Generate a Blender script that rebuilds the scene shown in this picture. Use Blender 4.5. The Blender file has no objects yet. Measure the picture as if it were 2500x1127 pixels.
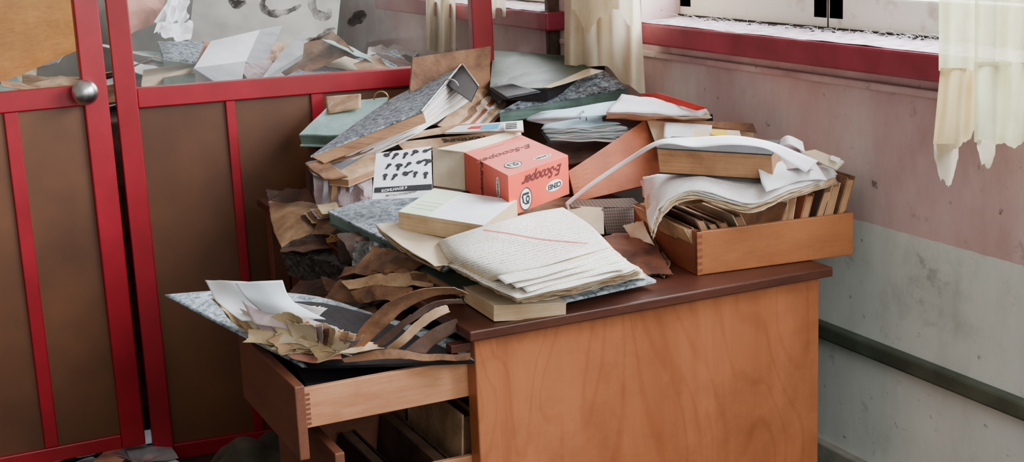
import bpy, bmesh, math, random
from mathutils import Vector, Matrix, noise
random.seed(11)
SC = bpy.context.scene; COL = SC.collection
V = Vector
# ---------------------------------------------------------------- camera
CZ = 1.47; F = 3400.0
Uc = V((-.0425, .9734, -.2249)).normalized()
Yc = V((-.4278, .1855, .8847)); Yc = (Yc - Uc*Yc.dot(Uc)).normalized()
Xc = V((.9029, .1337, .4086)); Xc = (Xc - Uc*Xc.dot(Uc) - Yc*Xc.dot(Yc)).normalized()
RW = V((Xc[0], Yc[0], Uc[0])); UW = V((Xc[1], Yc[1], Uc[1])); FW = V((Xc[2], Yc[2], Uc[2]))
CAM = V((0, 0, CZ))
cd = bpy.data.cameras.new('camera'); cam = bpy.data.objects.new('camera', cd); COL.objects.link(cam)
m = Matrix((RW, UW, -FW)).transposed().to_4x4(); m.translation = CAM; cam.matrix_world = m
cd.sensor_width = 36; cd.lens = F/2500*36; cd.clip_start = .05
SC.camera = cam
def ray(px, py): return RW*(px-1250) + UW*(563-py) + FW*F
def D(px, py, h): r = ray(px, py); return CAM + r*((.75+h-CZ)/r.z)      # on the level h above the desk top
def AY(px, py, y): r = ray(px, py); return CAM + r*(y/r.y)
def AX(px, py, x): r = ray(px, py); return CAM + r*(x/r.x)
def P4(*q): return [D(*p) for p in q]
# ---------------------------------------------------------------- materials
def lin(h):
    h = h.lstrip('#'); o = []
    for i in (0, 2, 4):
        c = int(h[i:i+2], 16)/255; o.append(c/12.92 if c <= .04045 else ((c+.055)/1.055)**2.4)
    return (*o, 1)
def base(name):
    M = bpy.data.materials.new(name); M.use_nodes = True; n = M.node_tree
    return M, n, n.nodes['Principled BSDF']
def nd(n, t, **k):
    x = n.nodes.new(t)
    for a, b in k.items():
        if a in x.inputs.keys(): x.inputs[a].default_value = b
        else: setattr(x, a, b)
    return x
def ramp(n, src, stops):
    r = n.nodes.new('ShaderNodeValToRGB'); e = r.color_ramp.elements
    while len(e) < len(stops): e.new(.5)
    for i, (p, c) in enumerate(stops): e[i].position = p; e[i].color = lin(c) if isinstance(c, str) else (c, c, c, 1)
    n.links.new(src, r.inputs[0]); return r.outputs[0]
def mix(n, f, a, b, bt='MIX'):
    x = n.nodes.new('ShaderNodeMix'); x.data_type = 'RGBA'; x.blend_type = bt
    if isinstance(f, float): x.inputs[0].default_value = f
    else: n.links.new(f, x.inputs[0])
    for s, v in ((6, a), (7, b)):
        if isinstance(v, str): x.inputs[s].default_value = lin(v)
        else: n.links.new(v, x.inputs[s])
    return x.outputs[2]
def coords(n, scale=(1, 1, 1), rot=(0, 0, 0), kind='Object'):
    tc = n.nodes.new('ShaderNodeTexCoord'); mp = n.nodes.new('ShaderNodeMapping')
    mp.inputs['Scale'].default_value = scale; mp.inputs['Rotation'].default_value = rot
    n.links.new(tc.outputs[kind], mp.inputs[0]); return mp.outputs[0]
def noi(n, vec, scale, detail=6, rough=.6, dist=0.):
    x = nd(n, 'ShaderNodeTexNoise', Scale=scale, Detail=detail, Roughness=rough, Distortion=dist); n.links.new(vec, x.inputs['Vector']); return x.outputs[0]
def bump(n, b, src, strength=.3, dist=.002):
    x = nd(n, 'ShaderNodeBump', Strength=strength, Distance=dist); n.links.new(src, x.inputs['Height']); n.links.new(x.outputs[0], b.inputs['Normal'])
MC = {}
def plain(name, c1, c2=None, scale=14, rough=.75, bs=.25, metal=0., lo=.35, hi=.7):
    if name in MC: return MC[name]
    M, n, b = base(name); v = coords(n); t = noi(n, v, scale)
    n.links.new(ramp(n, t, [(lo, c1), (hi, c2 or c1)]), b.inputs['Base Color'])
    b.inputs['Roughness'].default_value = rough; b.inputs['Metallic'].default_value = metal
    if bs: bump(n, b, noi(n, v, scale*6), bs)
    MC[name] = M; return M
def wood(name, c1, c2, sc, rough=.5, grain=.35, rings=None):
    M, n, b = base(name); v = coords(n, sc)
    t = noi(n, v, 1.6, 5, .55, 1.6); fine = noi(n, coords(n, tuple(s*4 for s in sc)), 9, 4)
    c = ramp(n, t, [(.3, c1), (.7, c2)]); c = mix(n, grain, c, ramp(n, fine, [(.35, c1), (.65, c2)]))
    if rings:      # arched plywood figure
        lo = noi(n, coords(n, (3.0, 3.0, .9)), 1.5, 2, .4, .6); mu = nd(n, 'ShaderNodeMath', operation='MULTIPLY'); n.links.new(lo, mu.inputs[0]); mu.inputs[1].default_value = 75.
        si = nd(n, 'ShaderNodeMath', operation='SINE'); n.links.new(mu.outputs[0], si.inputs[0])
        c = mix(n, rings, c, ramp(n, si.outputs[0], [(.0, c2), (.6, c2), (1., c1)]))
    st = ramp(n, noi(n, coords(n), 5, 8, .7), [(.35, '#a89a92'), (.55, '#ffffff')]); c = mix(n, .35, c, st, 'MULTIPLY')
    n.links.new(c, b.inputs['Base Color']); b.inputs['Roughness'].default_value = rough; bump(n, b, fine, .12, .001); return M
def marble(name, dark, mid, light, scale=75):
    M, n, b = base(name); v = coords(n); t = noi(n, v, scale, 6, .75, .8)
    c = ramp(n, t, [(.36, dark), (.47, mid), (.60, light)])
    n.links.new(c, b.inputs['Base Color']); b.inputs['Roughness'].default_value = .5; return M
def paper(name, c1, c2, ink=None, rows=26, dens=.52, amt=.6, dirt=0.):
    M, n, b = base(name); v = coords(n); c = ramp(n, noi(n, v, 9, 6), [(.3, c2), (.65, c1)])
    if dirt: c = mix(n, dirt, c, ramp(n, noi(n, v, 16, 9, .75), [(.40, '#3a2a20'), (.56, '#ffffff')]), 'MULTIPLY')
    if ink:
        uv = coords(n, (1, rows, 1), kind='UV'); sep = n.nodes.new('ShaderNodeSeparateXYZ'); n.links.new(uv, sep.inputs[0])
        fr = nd(n, 'ShaderNodeMath', operation='FRACT'); n.links.new(sep.outputs[1], fr.inputs[0])
        ln = nd(n, 'ShaderNodeMath', operation='COMPARE'); n.links.new(fr.outputs[0], ln.inputs[0]); ln.inputs[1].default_value = .5; ln.inputs[2].default_value = .14
        w = noi(n, coords(n, (50, rows*.6, 1), kind='UV'), 2.2, 5, .8)
        g = nd(n, 'ShaderNodeMath', operation='GREATER_THAN'); n.links.new(w, g.inputs[0]); g.inputs[1].default_value = dens
        mu = nd(n, 'ShaderNodeMath', operation='MULTIPLY'); n.links.new(ln.outputs[0], mu.inputs[0]); n.links.new(g.outputs[0], mu.inputs[1])
        m2 = nd(n, 'ShaderNodeMath', operation='MULTIPLY'); n.links.new(mu.outputs[0], m2.inputs[0]); m2.inputs[1].default_value = amt
        c = mix(n, m2.outputs[0], c, ink)
    n.links.new(c, b.inputs['Base Color']); b.inputs['Roughness'].default_value = .8; bump(n, b, noi(n, v, 40), .15, .001); return M
def leaves(name, c1, c2, horiz=900):       # edges of a stack of pages
    M, n, b = base(name); v = coords(n, (4, 4, horiz)); t = noi(n, v, 1, 3, .6)
    c = ramp(n, t, [(.35, c2), (.6, c1)]); c = mix(n, .5, c, ramp(n, noi(n, coords(n), 12), [(.35, c2), (.65, c1)]))
    n.links.new(c, b.inputs['Base Color']); b.inputs['Roughness'].default_value = .85; bump(n, b, t, .5, .001); return M
def seethrough(name, mode, color='#d8d8d0', amt=.1, rough=.05):
    M = bpy.data.materials.new(name); M.use_nodes = True; n = M.node_tree; n.nodes.clear()
    out = n.nodes.new('ShaderNodeOutputMaterial'); tr = n.nodes.new('ShaderNodeBsdfTransparent'); mx = n.nodes.new('ShaderNodeMixShader')
    if mode == 'glass':
        gl = n.nodes.new('ShaderNodeBsdfGlossy'); gl.inputs['Roughness'].default_value = rough
        df = n.nodes.new('ShaderNodeBsdfDiffuse'); df.inputs[0].default_value = lin(color)
        m1 = n.nodes.new('ShaderNodeMixShader'); m1.inputs[0].default_value = .55; n.links.new(gl.outputs[0], m1.inputs[1]); n.links.new(df.outputs[0], m1.inputs[2])
        f = ramp(n, noi(n, coords(n, (1, 1, .6)), 6, 8, .7), [(.3, amt*.5), (.75, amt*2)]); n.links.new(f, mx.inputs[0])
        n.links.new(tr.outputs[0], mx.inputs[1]); n.links.new(m1.outputs[0], mx.inputs[2])
    elif mode == 'smear':
        df = n.nodes.new('ShaderNodeBsdfDiffuse'); df.inputs[0].default_value = lin(color)
        f = ramp(n, noi(n, coords(n), 22, 8, .7), [(.35, .15), (.6, amt)]); n.links.new(f, mx.inputs[0])
        n.links.new(tr.outputs[0], mx.inputs[1]); n.links.new(df.outputs[0], mx.inputs[2])
    else:  # cloth
        df = n.nodes.new('ShaderNodeBsdfDiffuse'); tl = n.nodes.new('ShaderNodeBsdfTranslucent'); m1 = n.nodes.new('ShaderNodeMixShader'); m1.inputs[0].default_value = .4
        c = mix(n, .45, color, ramp(n, noi(n, coords(n), 7, 7, .7), [(.3, '#b89a68'), (.58, color)]))
        n.links.new(c, df.inputs[0]); n.links.new(c, tl.inputs[0]); n.links.new(df.outputs[0], m1.inputs[1]); n.links.new(tl.outputs[0], m1.inputs[2])
        mx.inputs[0].default_value = amt; n.links.new(tr.outputs[0], mx.inputs[1]); n.links.new(m1.outputs[0], mx.inputs[2])
    n.links.new(mx.outputs[0], out.inputs[0]); return M
def wallmat():
    M, n, b = base('peeling wall paint'); v = coords(n); g = n.nodes.new('ShaderNodeNewGeometry'); s = n.nodes.new('ShaderNodeSeparateXYZ'); n.links.new(g.outputs['Position'], s.inputs[0])
    a = nd(n, 'ShaderNodeMath', operation='MULTIPLY_ADD'); n.links.new(noi(n, v, 30, 4), a.inputs[0]); a.inputs[1].default_value = .006; n.links.new(s.outputs[2], a.inputs[2])
    gt = nd(n, 'ShaderNodeMath', operation='GREATER_THAN'); n.links.new(a.outputs[0], gt.inputs[0]); gt.inputs[1].default_value = .808
    up = ramp(n, noi(n, coords(n, (1, 1, .6)), 3.5, 8, .6), [(.28, '#ad8a88'), (.46, '#cbabaa'), (.68, '#dfcfcc')])
    lo = ramp(n, noi(n, coords(n, (1, 1, .8)), 4, 8, .65), [(.26, '#b4bab4'), (.42, '#d6dcd8'), (.7, '#e8ece9')])
    c = mix(n, gt.outputs[0], lo, up)
    streak = ramp(n, noi(n, coords(n, (3, 3, .6)), 2.5, 6, .7), [(.33, '#8a7068'), (.5, '#ffffff')]); c = mix(n, .12, c, streak, 'MULTIPLY')
    sp = ramp(n, noi(n, v, 24, 5, .6), [(.665, 1.0), (.72, .2)]); c = mix(n, .8, c, sp, 'MULTIPLY')
    sp = ramp(n, noi(n, coords(n, (1.3, 1, 1.1)), 9, 8, .7), [(.33, '#7c7468'), (.40, '#ffffff')]); c = mix(n, .35, c, sp, 'MULTIPLY')
    n.links.new(c, b.inputs['Base Color']); b.inputs['Roughness'].default_value = .8; bump(n, b, noi(n, v, 25, 8), .25, .003); return M
M_wall = wallmat()
M_floor = plain('floor boards', '#2d241f', '#4a3c33', 6, .7)
M_back = plain('grey plaster', '#6d6861', '#a09a92', 3, .9)
M_ceil = plain('ceiling plaster', '#c9c4ba', '#dfdad0', 3, .9)
M_red = plain('crimson gloss paint', '#8c0319', '#ac0a28', 5, .38, .08)
M_sill = plain('worn maroon paint', '#7a1428', '#9a2c44', 9, .5, .2)
M_silltop = plain('dusty sill', '#8e7480', '#d8ccd4', 30, .9, .6)
M_hard = plain('hardboard', '#56321e', '#784a2e', 2.2, .45, .05)
M_dwood = wood('desk veneer', '#96522f', '#b87048', (3, 3, .5), .4, .12, .22)
M_dtop = wood('desk top wood', '#35190f', '#5c3022', (.8, 5, 5), .4)
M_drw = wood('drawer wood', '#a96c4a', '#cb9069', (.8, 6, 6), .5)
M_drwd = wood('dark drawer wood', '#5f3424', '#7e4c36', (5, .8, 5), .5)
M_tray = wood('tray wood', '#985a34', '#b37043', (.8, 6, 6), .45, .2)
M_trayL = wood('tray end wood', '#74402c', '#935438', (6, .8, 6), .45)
M_white = paper('white paper', '#ededf2', '#d6d4d8')
M_whitel = paper('printed paper', '#e8e6e6', '#d2ccc8', '#55585e', 30, .5)
M_form = paper('ruled form paper', '#ece8e0', '#dacfbe', '#3c3c44', 26, .5, .8)
M_strip = paper('printed strip paper', '#ece8e0', '#dacfbe', '#3c3c44', 4, .5, .7)
M_cream = paper('cream paper', '#e2d6bd', '#c2a684')
M_creamd = paper('yellowed paper', '#d8c6a2', '#b28f66', dirt=.35)
M_tan = paper('tan paper', '#cfab88', '#a57d5a', dirt=.35)
M_kraft = paper('kraft card', '#946a4c', '#6b4934', dirt=.5)
M_dkraft = paper('dark kraft card', '#5c3f30', '#3a2a24', dirt=.5)
M_mauve = paper('mauve paper', '#c4b0b2', '#a28a8e', dirt=.3)
M_grey = paper('grey card', '#b0b0b4', '#84828a')
M_pink = paper('salmon paper', '#dfa28e', '#bf7c6a')
M_teal = paper('pale teal card', '#a9c8c3', '#88aaa5')
M_blue = paper('pale blue paper', '#bfd6e2', '#98b6c4')
M_bluew = paper('faint blue white paper', '#dfe6ee', '#c6d0dc')
M_green = plain('dark green card', '#2c3d33', '#52665a', 12, .45, .1)
M_mint = paper('mint paper', '#d6e6c8', '#bfd8b2')
M_carton = paper('orange brown carton', '#a9603e', '#834430')
M_wrap = paper('dark reddish wrapping paper', '#7e4a34', '#54301f', dirt=.5)
M_black = plain('black card', '#0d0d10', '#202026', 20, .5)
M_marb = marble('blue grey marbled card', '#1c2228', '#5b6670', '#a9b3bb')
M_marbd = marble('dark marbled card', '#0e0e10', '#2c2c2c', '#5a5650', 60)
M_marbl = marble('pale marbled card', '#3e4850', '#8a98a4', '#ccd6de', 60)
M_edge = leaves('white page edges', '#d8cdbc', '#8f7a66')
M_edgeb = leaves('brown page edges', '#b98a62', '#6e4830')
M_edged = leaves('dark page edges', '#6e5140', '#35241b')
M_edgec = leaves('cream page edges', '#d6bc98', '#a8855f')
M_edget = leaves('teal page edges', '#7f9c92', '#3c4a44')
M_redbox = plain('coral printed card', '#d8452f', '#e65c44', 6, .5, .05)
M_ink = plain('dark ink', '#1b1b20', '#26262c', 10, .7, 0)
M_inkred = plain('dark red ink', '#4c1010', '#5c1614', 10, .7, 0)
M_wht = plain('white ink', '#eeeae4', '#f6f3ee', 10, .7, 0)
M_redline = plain('faded red ribbon', '#c96a62', '#d98a80', 30, .7, 0)
M_metal = plain('nickel metal', '#8e8c88', '#b8b6b0', 20, .28, .05, 1.)
M_brass = plain('brass', '#a9814a', '#d0a868', 20, .3, .05, 1.)
M_knob = plain('satin aluminium', '#c4c4c5', '#dededf', 20, .3, .05, 1.)
M_pipe = plain('grey green painted conduit', '#3c433a', '#565e52', 10, .6, .2)
M_frame = plain('peeling white paint', '#b4a88e', '#ebe5d4', 11, .75, .5, lo=.30, hi=.46)
M_dirt = plain('black grime', '#15110e', '#3a3029', 30, .9, .6)
M_web = plain('dusty cobweb', '#c8ccd2', '#e6e9ee', 40, .9, .5)
M_yel = plain('yellow card', '#d0a800', '#e4c020', 10, .6, 0)
M_redp = plain('red card', '#a81c18', '#cc3024', 10, .6, .1)
M_blu = plain('blue card', '#2d86ad', '#4aa3c8', 10, .6, 0)
M_sack = plain('dark olive canvas', '#2a251d', '#4c4337', 14, .9, .5)
M_glass = seethrough('dusty glass', 'glass', '#cfd0cc', .055)
M_dglass = seethrough('clean door glass', 'glass', '#cfd0cc', .015)
M_wglass = seethrough('window glass', 'glass', '#ffffff', .03)
M_smear = seethrough('dark smear', 'smear', '#1c1a18', .9)
M_cur = seethrough('cream curtain cloth', 'cloth', '#eae0c8', .99)
M_curh = seethrough('tan curtain hem cloth', 'cloth', '#dcc89a', .97)
M_curt = seethrough('thin torn curtain cloth', 'cloth', '#e2e2bc', .84)
M_lines = paper('upright page edges', '#b78c66', '#5f4030')
def weave():
    M, n, b = base('woven pattern card'); ch = nd(n, 'ShaderNodeTexChecker', Scale=24.); n.links.new(coords(n, (1, .5, 1), (0, 0, .78), 'UV'), ch.inputs[0])
    ch.inputs[1].default_value = lin('#33241c'); ch.inputs[2].default_value = lin('#5f4838'); n.links.new(ch.outputs[0], b.inputs['Base Color']); return M
M_weave = weave()
# ---------------------------------------------------------------- builders
def tag(o, label, cat, group=None):
    o['label'] = label; o['category'] = cat
    if group: o['group'] = group
    return o
def thing(name, label, cat, loc, group=None):
    o = bpy.data.objects.new(name, None); COL.objects.link(o); o.location = loc; o.empty_display_size = .05
    return tag(o, label, cat, group)
def root_of(o):
    l = V((0, 0, 0))
    while o: l = l + V(o.location); o = o.parent
    return l
def obj(name, bm, mats, parent=None, smooth=False):
    if not isinstance(mats, (list, tuple)): mats = [mats]
    if parent: off = root_of(parent); loc = V((0, 0, 0))
    else:
        xs = [v.co for v in bm.verts]; off = V((sum(c.x for c in xs)/len(xs), sum(c.y for c in xs)/len(xs), min(c.z for c in xs))); loc = off
    bmesh.ops.translate(bm, verts=bm.verts, vec=-off)
    me = bpy.data.meshes.new(name); bm.to_mesh(me); bm.free()
    for m_ in mats: me.materials.append(m_)
    if smooth:
        for p in me.polygons: p.use_smooth = True
    o = bpy.data.objects.new(name, me); COL.objects.link(o); o.location = loc
    if parent: o.parent = parent
    return o
def struct(name, bm, mats, smooth=False):
    o = obj(name, bm, mats, None, smooth); o['kind'] = 'structure'; return o
def cr(p, t):
    n_ = len(p)
    if n_ == 2: return p[0].lerp(p[1], t)
    x = t*(n_-1); i = min(int(x), n_-2); f = x-i
    a, b, c, d = p[max(i-1, 0)], p[i], p[i+1], p[min(i+2, n_-1)]
    return .5*((2*b)+(c-a)*f+(2*a-5*b+4*c-d)*f*f+(3*b-a-3*c+d)*f*f*f)
def patch(rows, thick=.0012, res=(14, 10), torn=0., crink=0., jag=None, bm=None):
    """smooth sheet or slab through rows of control points; side faces get material 1"""
    bm = bm or bmesh.new(); nu, nv = res; sd = random.random()*50
    cols = len(rows[0]); G = []
    for j in range(nv+1):
        row = [cr([r[c] for r in rows], j/nv) for c in range(cols)]
        G.append([cr(row, i/nu) for i in range(nu+1)])
    c0 = (G[0][nu]-G[0][0]).cross(G[nv][0]-G[0][0]); c1 = (G[nv][0]-G[nv][nu]).cross(G[0][nu]-G[nv][nu]); N = (c0+c1).normalized()
    flip = -1 if (N.z < -.15 or (abs(N.z) <= .15 and N.dot(CAM-G[0][0]) < 0)) else 1
    W = [[None]*(nu+1) for _ in range(nv+1)]
    for j in range(nv+1):
        for i in range(nu+1):
            p = G[j][i]; du = G[j][min(i+1, nu)]-G[j][max(i-1, 0)]; dv = G[min(j+1, nv)][i]-G[max(j-1, 0)][i]
            n_ = du.cross(dv); n_ = n_.normalized()*flip if n_.length > 1e-9 else N*flip
            q = p.copy()
            if crink: q += n_*crink*((.6-2.2*abs(noise.noise(V((p.x*15+sd, p.y*15, p.z*15))))) if crink > .008 else noise.noise(V((p.x*22+sd, p.y*22, p.z*22))))
            if torn and (i in (0, nu) or j in (0, nv)):
                ctr = G[nv//2][nu//2]; q += (ctr-p).normalized()*torn*abs(noise.noise(V((i*1.7+sd, j*1.9, 3.3))))*2
            W[j][i] = (q, n_)
    avg = N*flip
    top = [[bm.verts.new(W[j][i][0]) for i in range(nu+1)] for j in range(nv+1)]
    bot = [[bm.verts.new(W[j][i][0]-(avg if thick > .008 else W[j][i][1])*thick) for i in range(nu+1)] for j in range(nv+1)]
    uvl = bm.loops.layers.uv.verify(); uvm = {}
    for j in range(nv+1):
        for i in range(nu+1): uvm[top[j][i]] = uvm[bot[j][i]] = (i/nu, 1-j/nv)
    fs = []
    for j in range(nv):
        for i in range(nu):
            a = [top[j][i], top[j][i+1], top[j+1][i+1], top[j+1][i]]; b = [bot[j][i], bot[j+1][i], bot[j+1][i+1], bot[j][i+1]]
            fs += [(bm.faces.new(a), 0), (bm.faces.new(b), 0)]
    for i in range(nu):
        fs.append((bm.faces.new([top[0][i], bot[0][i], bot[0][i+1], top[0][i+1]]), 1)); fs.append((bm.faces.new([top[nv][i], top[nv][i+1], bot[nv][i+1], bot[nv][i]]), 1))
    for j in range(nv):
        fs.append((bm.faces.new([top[j][0], top[j+1][0], bot[j+1][0], bot[j][0]]), 1)); fs.append((bm.faces.new([top[j][nu], bot[j][nu], bot[j+1][nu], top[j+1][nu]]), 1))
    for f, mi in fs:
        f.material_index = mi
        for l in f.loops: l[uvl].uv = uvm[l.vert]
    bmesh.ops.recalc_face_normals(bm, faces=bm.faces)
    return bm
def quad(c, thick=.0012, **k):       # c: four corners going round
    k.setdefault('res', (8, 8)); return patch([[c[0], c[1]], [c[3], c[2]]], thick, **k)
def box(o, a, b, c, bev=.0015, bm=None):
    nb = bmesh.new(); vs = [nb.verts.new(o+a*i+b*j+c*k) for k in (0, 1) for j in (0, 1) for i in (0, 1)]
    for f in ((0, 2, 3, 1), (4, 5, 7, 6), (0, 1, 5, 4), (2, 6, 7, 3), (0, 4, 6, 2), (1, 3, 7, 5)): nb.faces.new([vs[i] for i in f])
    bmesh.ops.recalc_face_normals(nb, faces=nb.faces)
    if bev: bmesh.ops.bevel(nb, geom=list(nb.edges), offset=bev, segments=2, affect='EDGES', profile=.5)
    if bm is None: return nb
    t = bpy.data.meshes.new('t'); nb.to_mesh(t); nb.free(); bm.from_mesh(t); bpy.data.meshes.remove(t); return bm
def aabb(x0, x1, y0, y1, z0, z1, bev=.0015, bm=None): return box(V((x0, y0, z0)), V((x1-x0, 0, 0)), V((0, y1-y0, 0)), V((0, 0, z1-z0)), bev, bm)
def tube(pts, r, seg=8, bm=None, n=None):
    bm = bm or bmesh.new()
    if n: pts = [cr(pts, i/n) for i in range(n+1)]
    rings = []
    for i, p in enumerate(pts):
        d = (pts[min(i+1, len(pts)-1)]-pts[max(i-1, 0)]).normalized(); a = d.cross(V((.3, .2, 1))).normalized(); b = d.cross(a)
        rings.append([bm.verts.new(p+(a*math.cos(t)+b*math.sin(t))*r) for t in [2*math.pi*k/seg for k in range(seg)]])
    for i in range(len(rings)-1):
        for k in range(seg): bm.faces.new([rings[i][k], rings[i][(k+1) % seg], rings[i+1][(k+1) % seg], rings[i+1][k]])
    bm.faces.new(rings[0]); bm.faces.new(rings[-1][::-1]); bmesh.ops.recalc_face_normals(bm, faces=bm.faces); return bm
def disc(o, ux, uy, bm=None, lift=.0006, seg=24, hole=0):
    bm = bm or bmesh.new(); n_ = ux.cross(uy).normalized()*lift
    vs = [bm.verts.new(o+n_+ux*math.cos(2*math.pi*k/seg)+uy*math.sin(2*math.pi*k/seg)) for k in range(seg)]
    if hole:
        ws = [bm.verts.new(o+n_+(ux*math.cos(2*math.pi*k/seg)+uy*math.sin(2*math.pi*k/seg))*hole) for k in range(seg)]
        for k in range(seg): bm.faces.new([vs[k], vs[(k+1) % seg], ws[(k+1) % seg], ws[k]])
    else: bm.faces.new(vs)
    return bm
def flat(pts, bm=None):
    bm = bm or bmesh.new(); bm.faces.new([bm.verts.new(p) for p in pts]); return bm
def text(s, size, o, ux, uy, mat, parent, name='lettering', shear=0, lift=.0008, w=1., bold=0.):
    c = bpy.data.curves.new('t', 'FONT'); c.body = s; c.size = size; c.align_x = 'CENTER'; c.align_y = 'CENTER'; c.shear = shear; c.offset = bold
    t = bpy.data.objects.new('t', c); COL.objects.link(t); bpy.context.view_layer.update()
    me = bpy.data.meshes.new_from_object(t); bpy.data.objects.remove(t); ux = ux.normalized(); uy = uy.normalized(); n_ = ux.cross(uy).normalized()*lift
    bm = bmesh.new(); bm.from_mesh(me)
    for v in bm.verts: v.co = o+ux*v.co.x*w+uy*v.co.y+n_
    return obj(name, bm, mat, parent)
def sheet(name, label, cat, rows, mat, thick=.0015, group=None, smooth=True, **k):
    if k.get('crink', 0) > .008:
        k.setdefault('res', (26, 18)); thick = min(thick, .0016); smooth = False
    return tag(obj(name, patch(rows, thick, **k), mat, None, smooth), label, cat, group)
def R(*rows): return [[D(*p) for p in r] for r in rows]
def Q(a, b, c, d): return R((a, b), (d, c))
# ---------------------------------------------------------------- room shell
WX = 1.85
struct('floor', aabb(-1.6, 2.1, -1.2, 5.9, -.06, 0, 0), M_floor)
struct('ceiling', aabb(-1.6, 2.1, -1.2, 5.9, 2.7, 2.76, 0), M_ceil)
bm = bmesh.new()
for a in ((-1.2, 5.9, 0, 1.13), (-1.2, 5.9, 2.25, 2.7), (3.15, 3.70, 1.13, 2.25), (-1.2, .5, 1.13, 2.25), (5.1, 5.9, 1.13, 2.25)): aabb(WX, WX+.25, a[0], a[1], a[2], a[3], 0, bm)
struct('wall_right', bm, M_wall)
struct('wall_back', aabb(-1.6, 2.1, 5.6, 5.7, 0, 2.7, 0), M_back)
struct('wall_left', aabb(-1.7, -1.6, -1.2, 5.9, 0, 2.7, 0), M_back)
struct('trim_1', aabb(WX-.012, WX+.005, -1, 3.6, 1.085, 1.10, .003), M_wall)
struct('trim_2', aabb(WX-.022, WX+.005, -1, 3.55, .522, .558, .006), M_pipe)
struct('baseboard_right', aabb(WX-.02, WX+.005, -1, 3.55, 0, .28, .004), plain('grimy baseboard', '#85837a', '#a8a69c', 12))
def window(n, y0, y1, mull):
    w = bpy.data.objects.new('window_%d' % n, None); COL.objects.link(w); w.location = (WX+.1, (y0+y1)/2, 1.18); w['kind'] = 'structure'
    bm = aabb(WX-.06, WX+.005, y0-.12, y1-.08, 1.125, 1.178, .006); aabb(WX, WX+.2, y0, y1, 1.125, 1.172, 0, bm); obj('window_sill', bm, M_sill, w)
    obj('sill_dust', patch([[V((WX-.055, y0-.1, 1.1795)), V((WX-.055, y1-.09, 1.1795))], [V((WX+.115, y0+.02, 1.1795)), V((WX+.115, y1-.01, 1.1795))]], .001, res=(40, 6), crink=.003), M_silltop, w)
    bm = aabb(WX+.115, WX+.16, y0, y1, 1.175, 1.255, .005)
    for a, b in [(y0, y0+.05), (y1-.06, y1)] + [(q-.055, q-.001) for q in mull]+[(q+.001, q+.055) for q in mull]: aabb(WX+.115, WX+.16, a, b, 1.2, 2.24, .004, bm)
    aabb(WX+.115, WX+.16, y0, y1, 2.19, 2.25, .005, bm)
    obj('window_frame', bm, M_frame, w)
    bm = aabb(WX+.11, WX+.114, y0, y1, 1.176, 1.184, 0)
    for q in mull: aabb(WX+.1140, WX+.1155, q-.0022, q+.0022, 1.18, 2.2, 0, bm)
    obj('frame_grime', bm, M_dirt, w)
    obj('pane', aabb(WX+.135, WX+.139, y0, y1, 1.25, 2.2, 0), M_wglass, w)
    return w
qy = AX(2022, 40, WX+.115).y
w1 = window(1, .5, 3.15, [qy, qy-.95]); window(2, 3.70, 5.1, [4.4])
random.seed(4)
bm = bmesh.new()
for i in range(110):
    p = V((WX+.1-abs(random.gauss(0, .04)), random.uniform(1.6, 3.1) if i % 2 else random.gauss(2.1, .12), 1.182)); q = p+V((random.uniform(-.04, .02), random.uniform(-.05, .05), random.uniform(0, .012))); tube([p, (p+q)/2+V((0, 0, .005)), q], .00035, 4, bm, 4)
o = obj('cobweb_strands', bm, M_web); tag(o, 'white dusty cobweb strands tangled on the maroon window sill', 'cobweb'); o['kind'] = 'stuff'
bm = bmesh.new()
for i in range(90):
    p = V((WX+.1-abs(random.gauss(0, .016)), random.uniform(1.9, 3.1), 1.1805)); s = random.uniform(.0015, .0045)
    mm = Matrix.Translation(p) @ Matrix.Rotation(random.random()*6, 4, 'Z'); bmesh.ops.create_icosphere(bm, subdivisions=1, radius=s, matrix=mm @ Matrix.Diagonal((1, 1.6, .5, 1)))
o = obj('crumbled_debris', bm, M_dirt); tag(o, 'black crumbs of dirt and dead insects along the window sill', 'debris'); o['kind'] = 'stuff'
# ---------------------------------------------------------------- partition
PO = V((WX, 3.632, 0)); PU = V((-1, .125, 0)).normalized(); PN = V((-.125, -1, 0)).normalized()   # PN faces the camera
def ps(px, py):
    r = ray(px, py); t = (PO-CAM).dot(PN)/r.dot(PN); p = CAM+r*t; return (p-PO).dot(PU), p.z
def pbox(s0, s1, z0, z1, d0=-.02, d1=.02, bev=.003, bm=None): return box(PO+PU*s0+PN*d0+V((0, 0, z0)), PU*(s1-s0), PN*(d1-d0), V((0, 0, z1-z0)), bev, bm)
zr1 = ps(345, 205)[1]; zr1 = (zr1+ps(1000, 170)[1])/2; zr0 = zr1-.052
sL0, sL1 = ps(316, 560)[0], ps(368, 560)[0]
part = bpy.data.objects.new('wall_partition', None); COL.objects.link(part); part.location = PO; part['kind'] = 'structure'
obj('post', pbox(sL1, sL0, 0, 2.4, -.03, .03), M_red, part)
a, b = ps(1148, 50)[0], ps(1198, 50)[0]; obj('post', pbox(b, a, 0, 2.4), M_red, part); sM0, sM1 = b, a
obj('rail', pbox(.02, sL1, zr0, zr1, -.022, .022), M_red, part)
obj('rail', pbox(.02, sL1, 2.3, 2.4), M_red, part)
obj('rail', pbox(.02, sL1, 0, .045), M_red, part)
obj('wall_batten', pbox(0, .03, 0, 2.4), M_dkraft, part)
for x0, x1 in ((548, 572), (757, 788)):
    a, b = ps(x0, 245)[0], ps(x1, 245)[0]; obj('muntin', pbox(b, a, .045, zr0, -.012, .016), M_red, part)
obj('lower_panel', pbox(.02, sL1, .04, zr0, -.006, .004, 0), M_hard, part)
obj('glass_pane', pbox(sM1, sL1, zr1, 2.3, -.003, .001, 0), M_glass, part)
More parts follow.
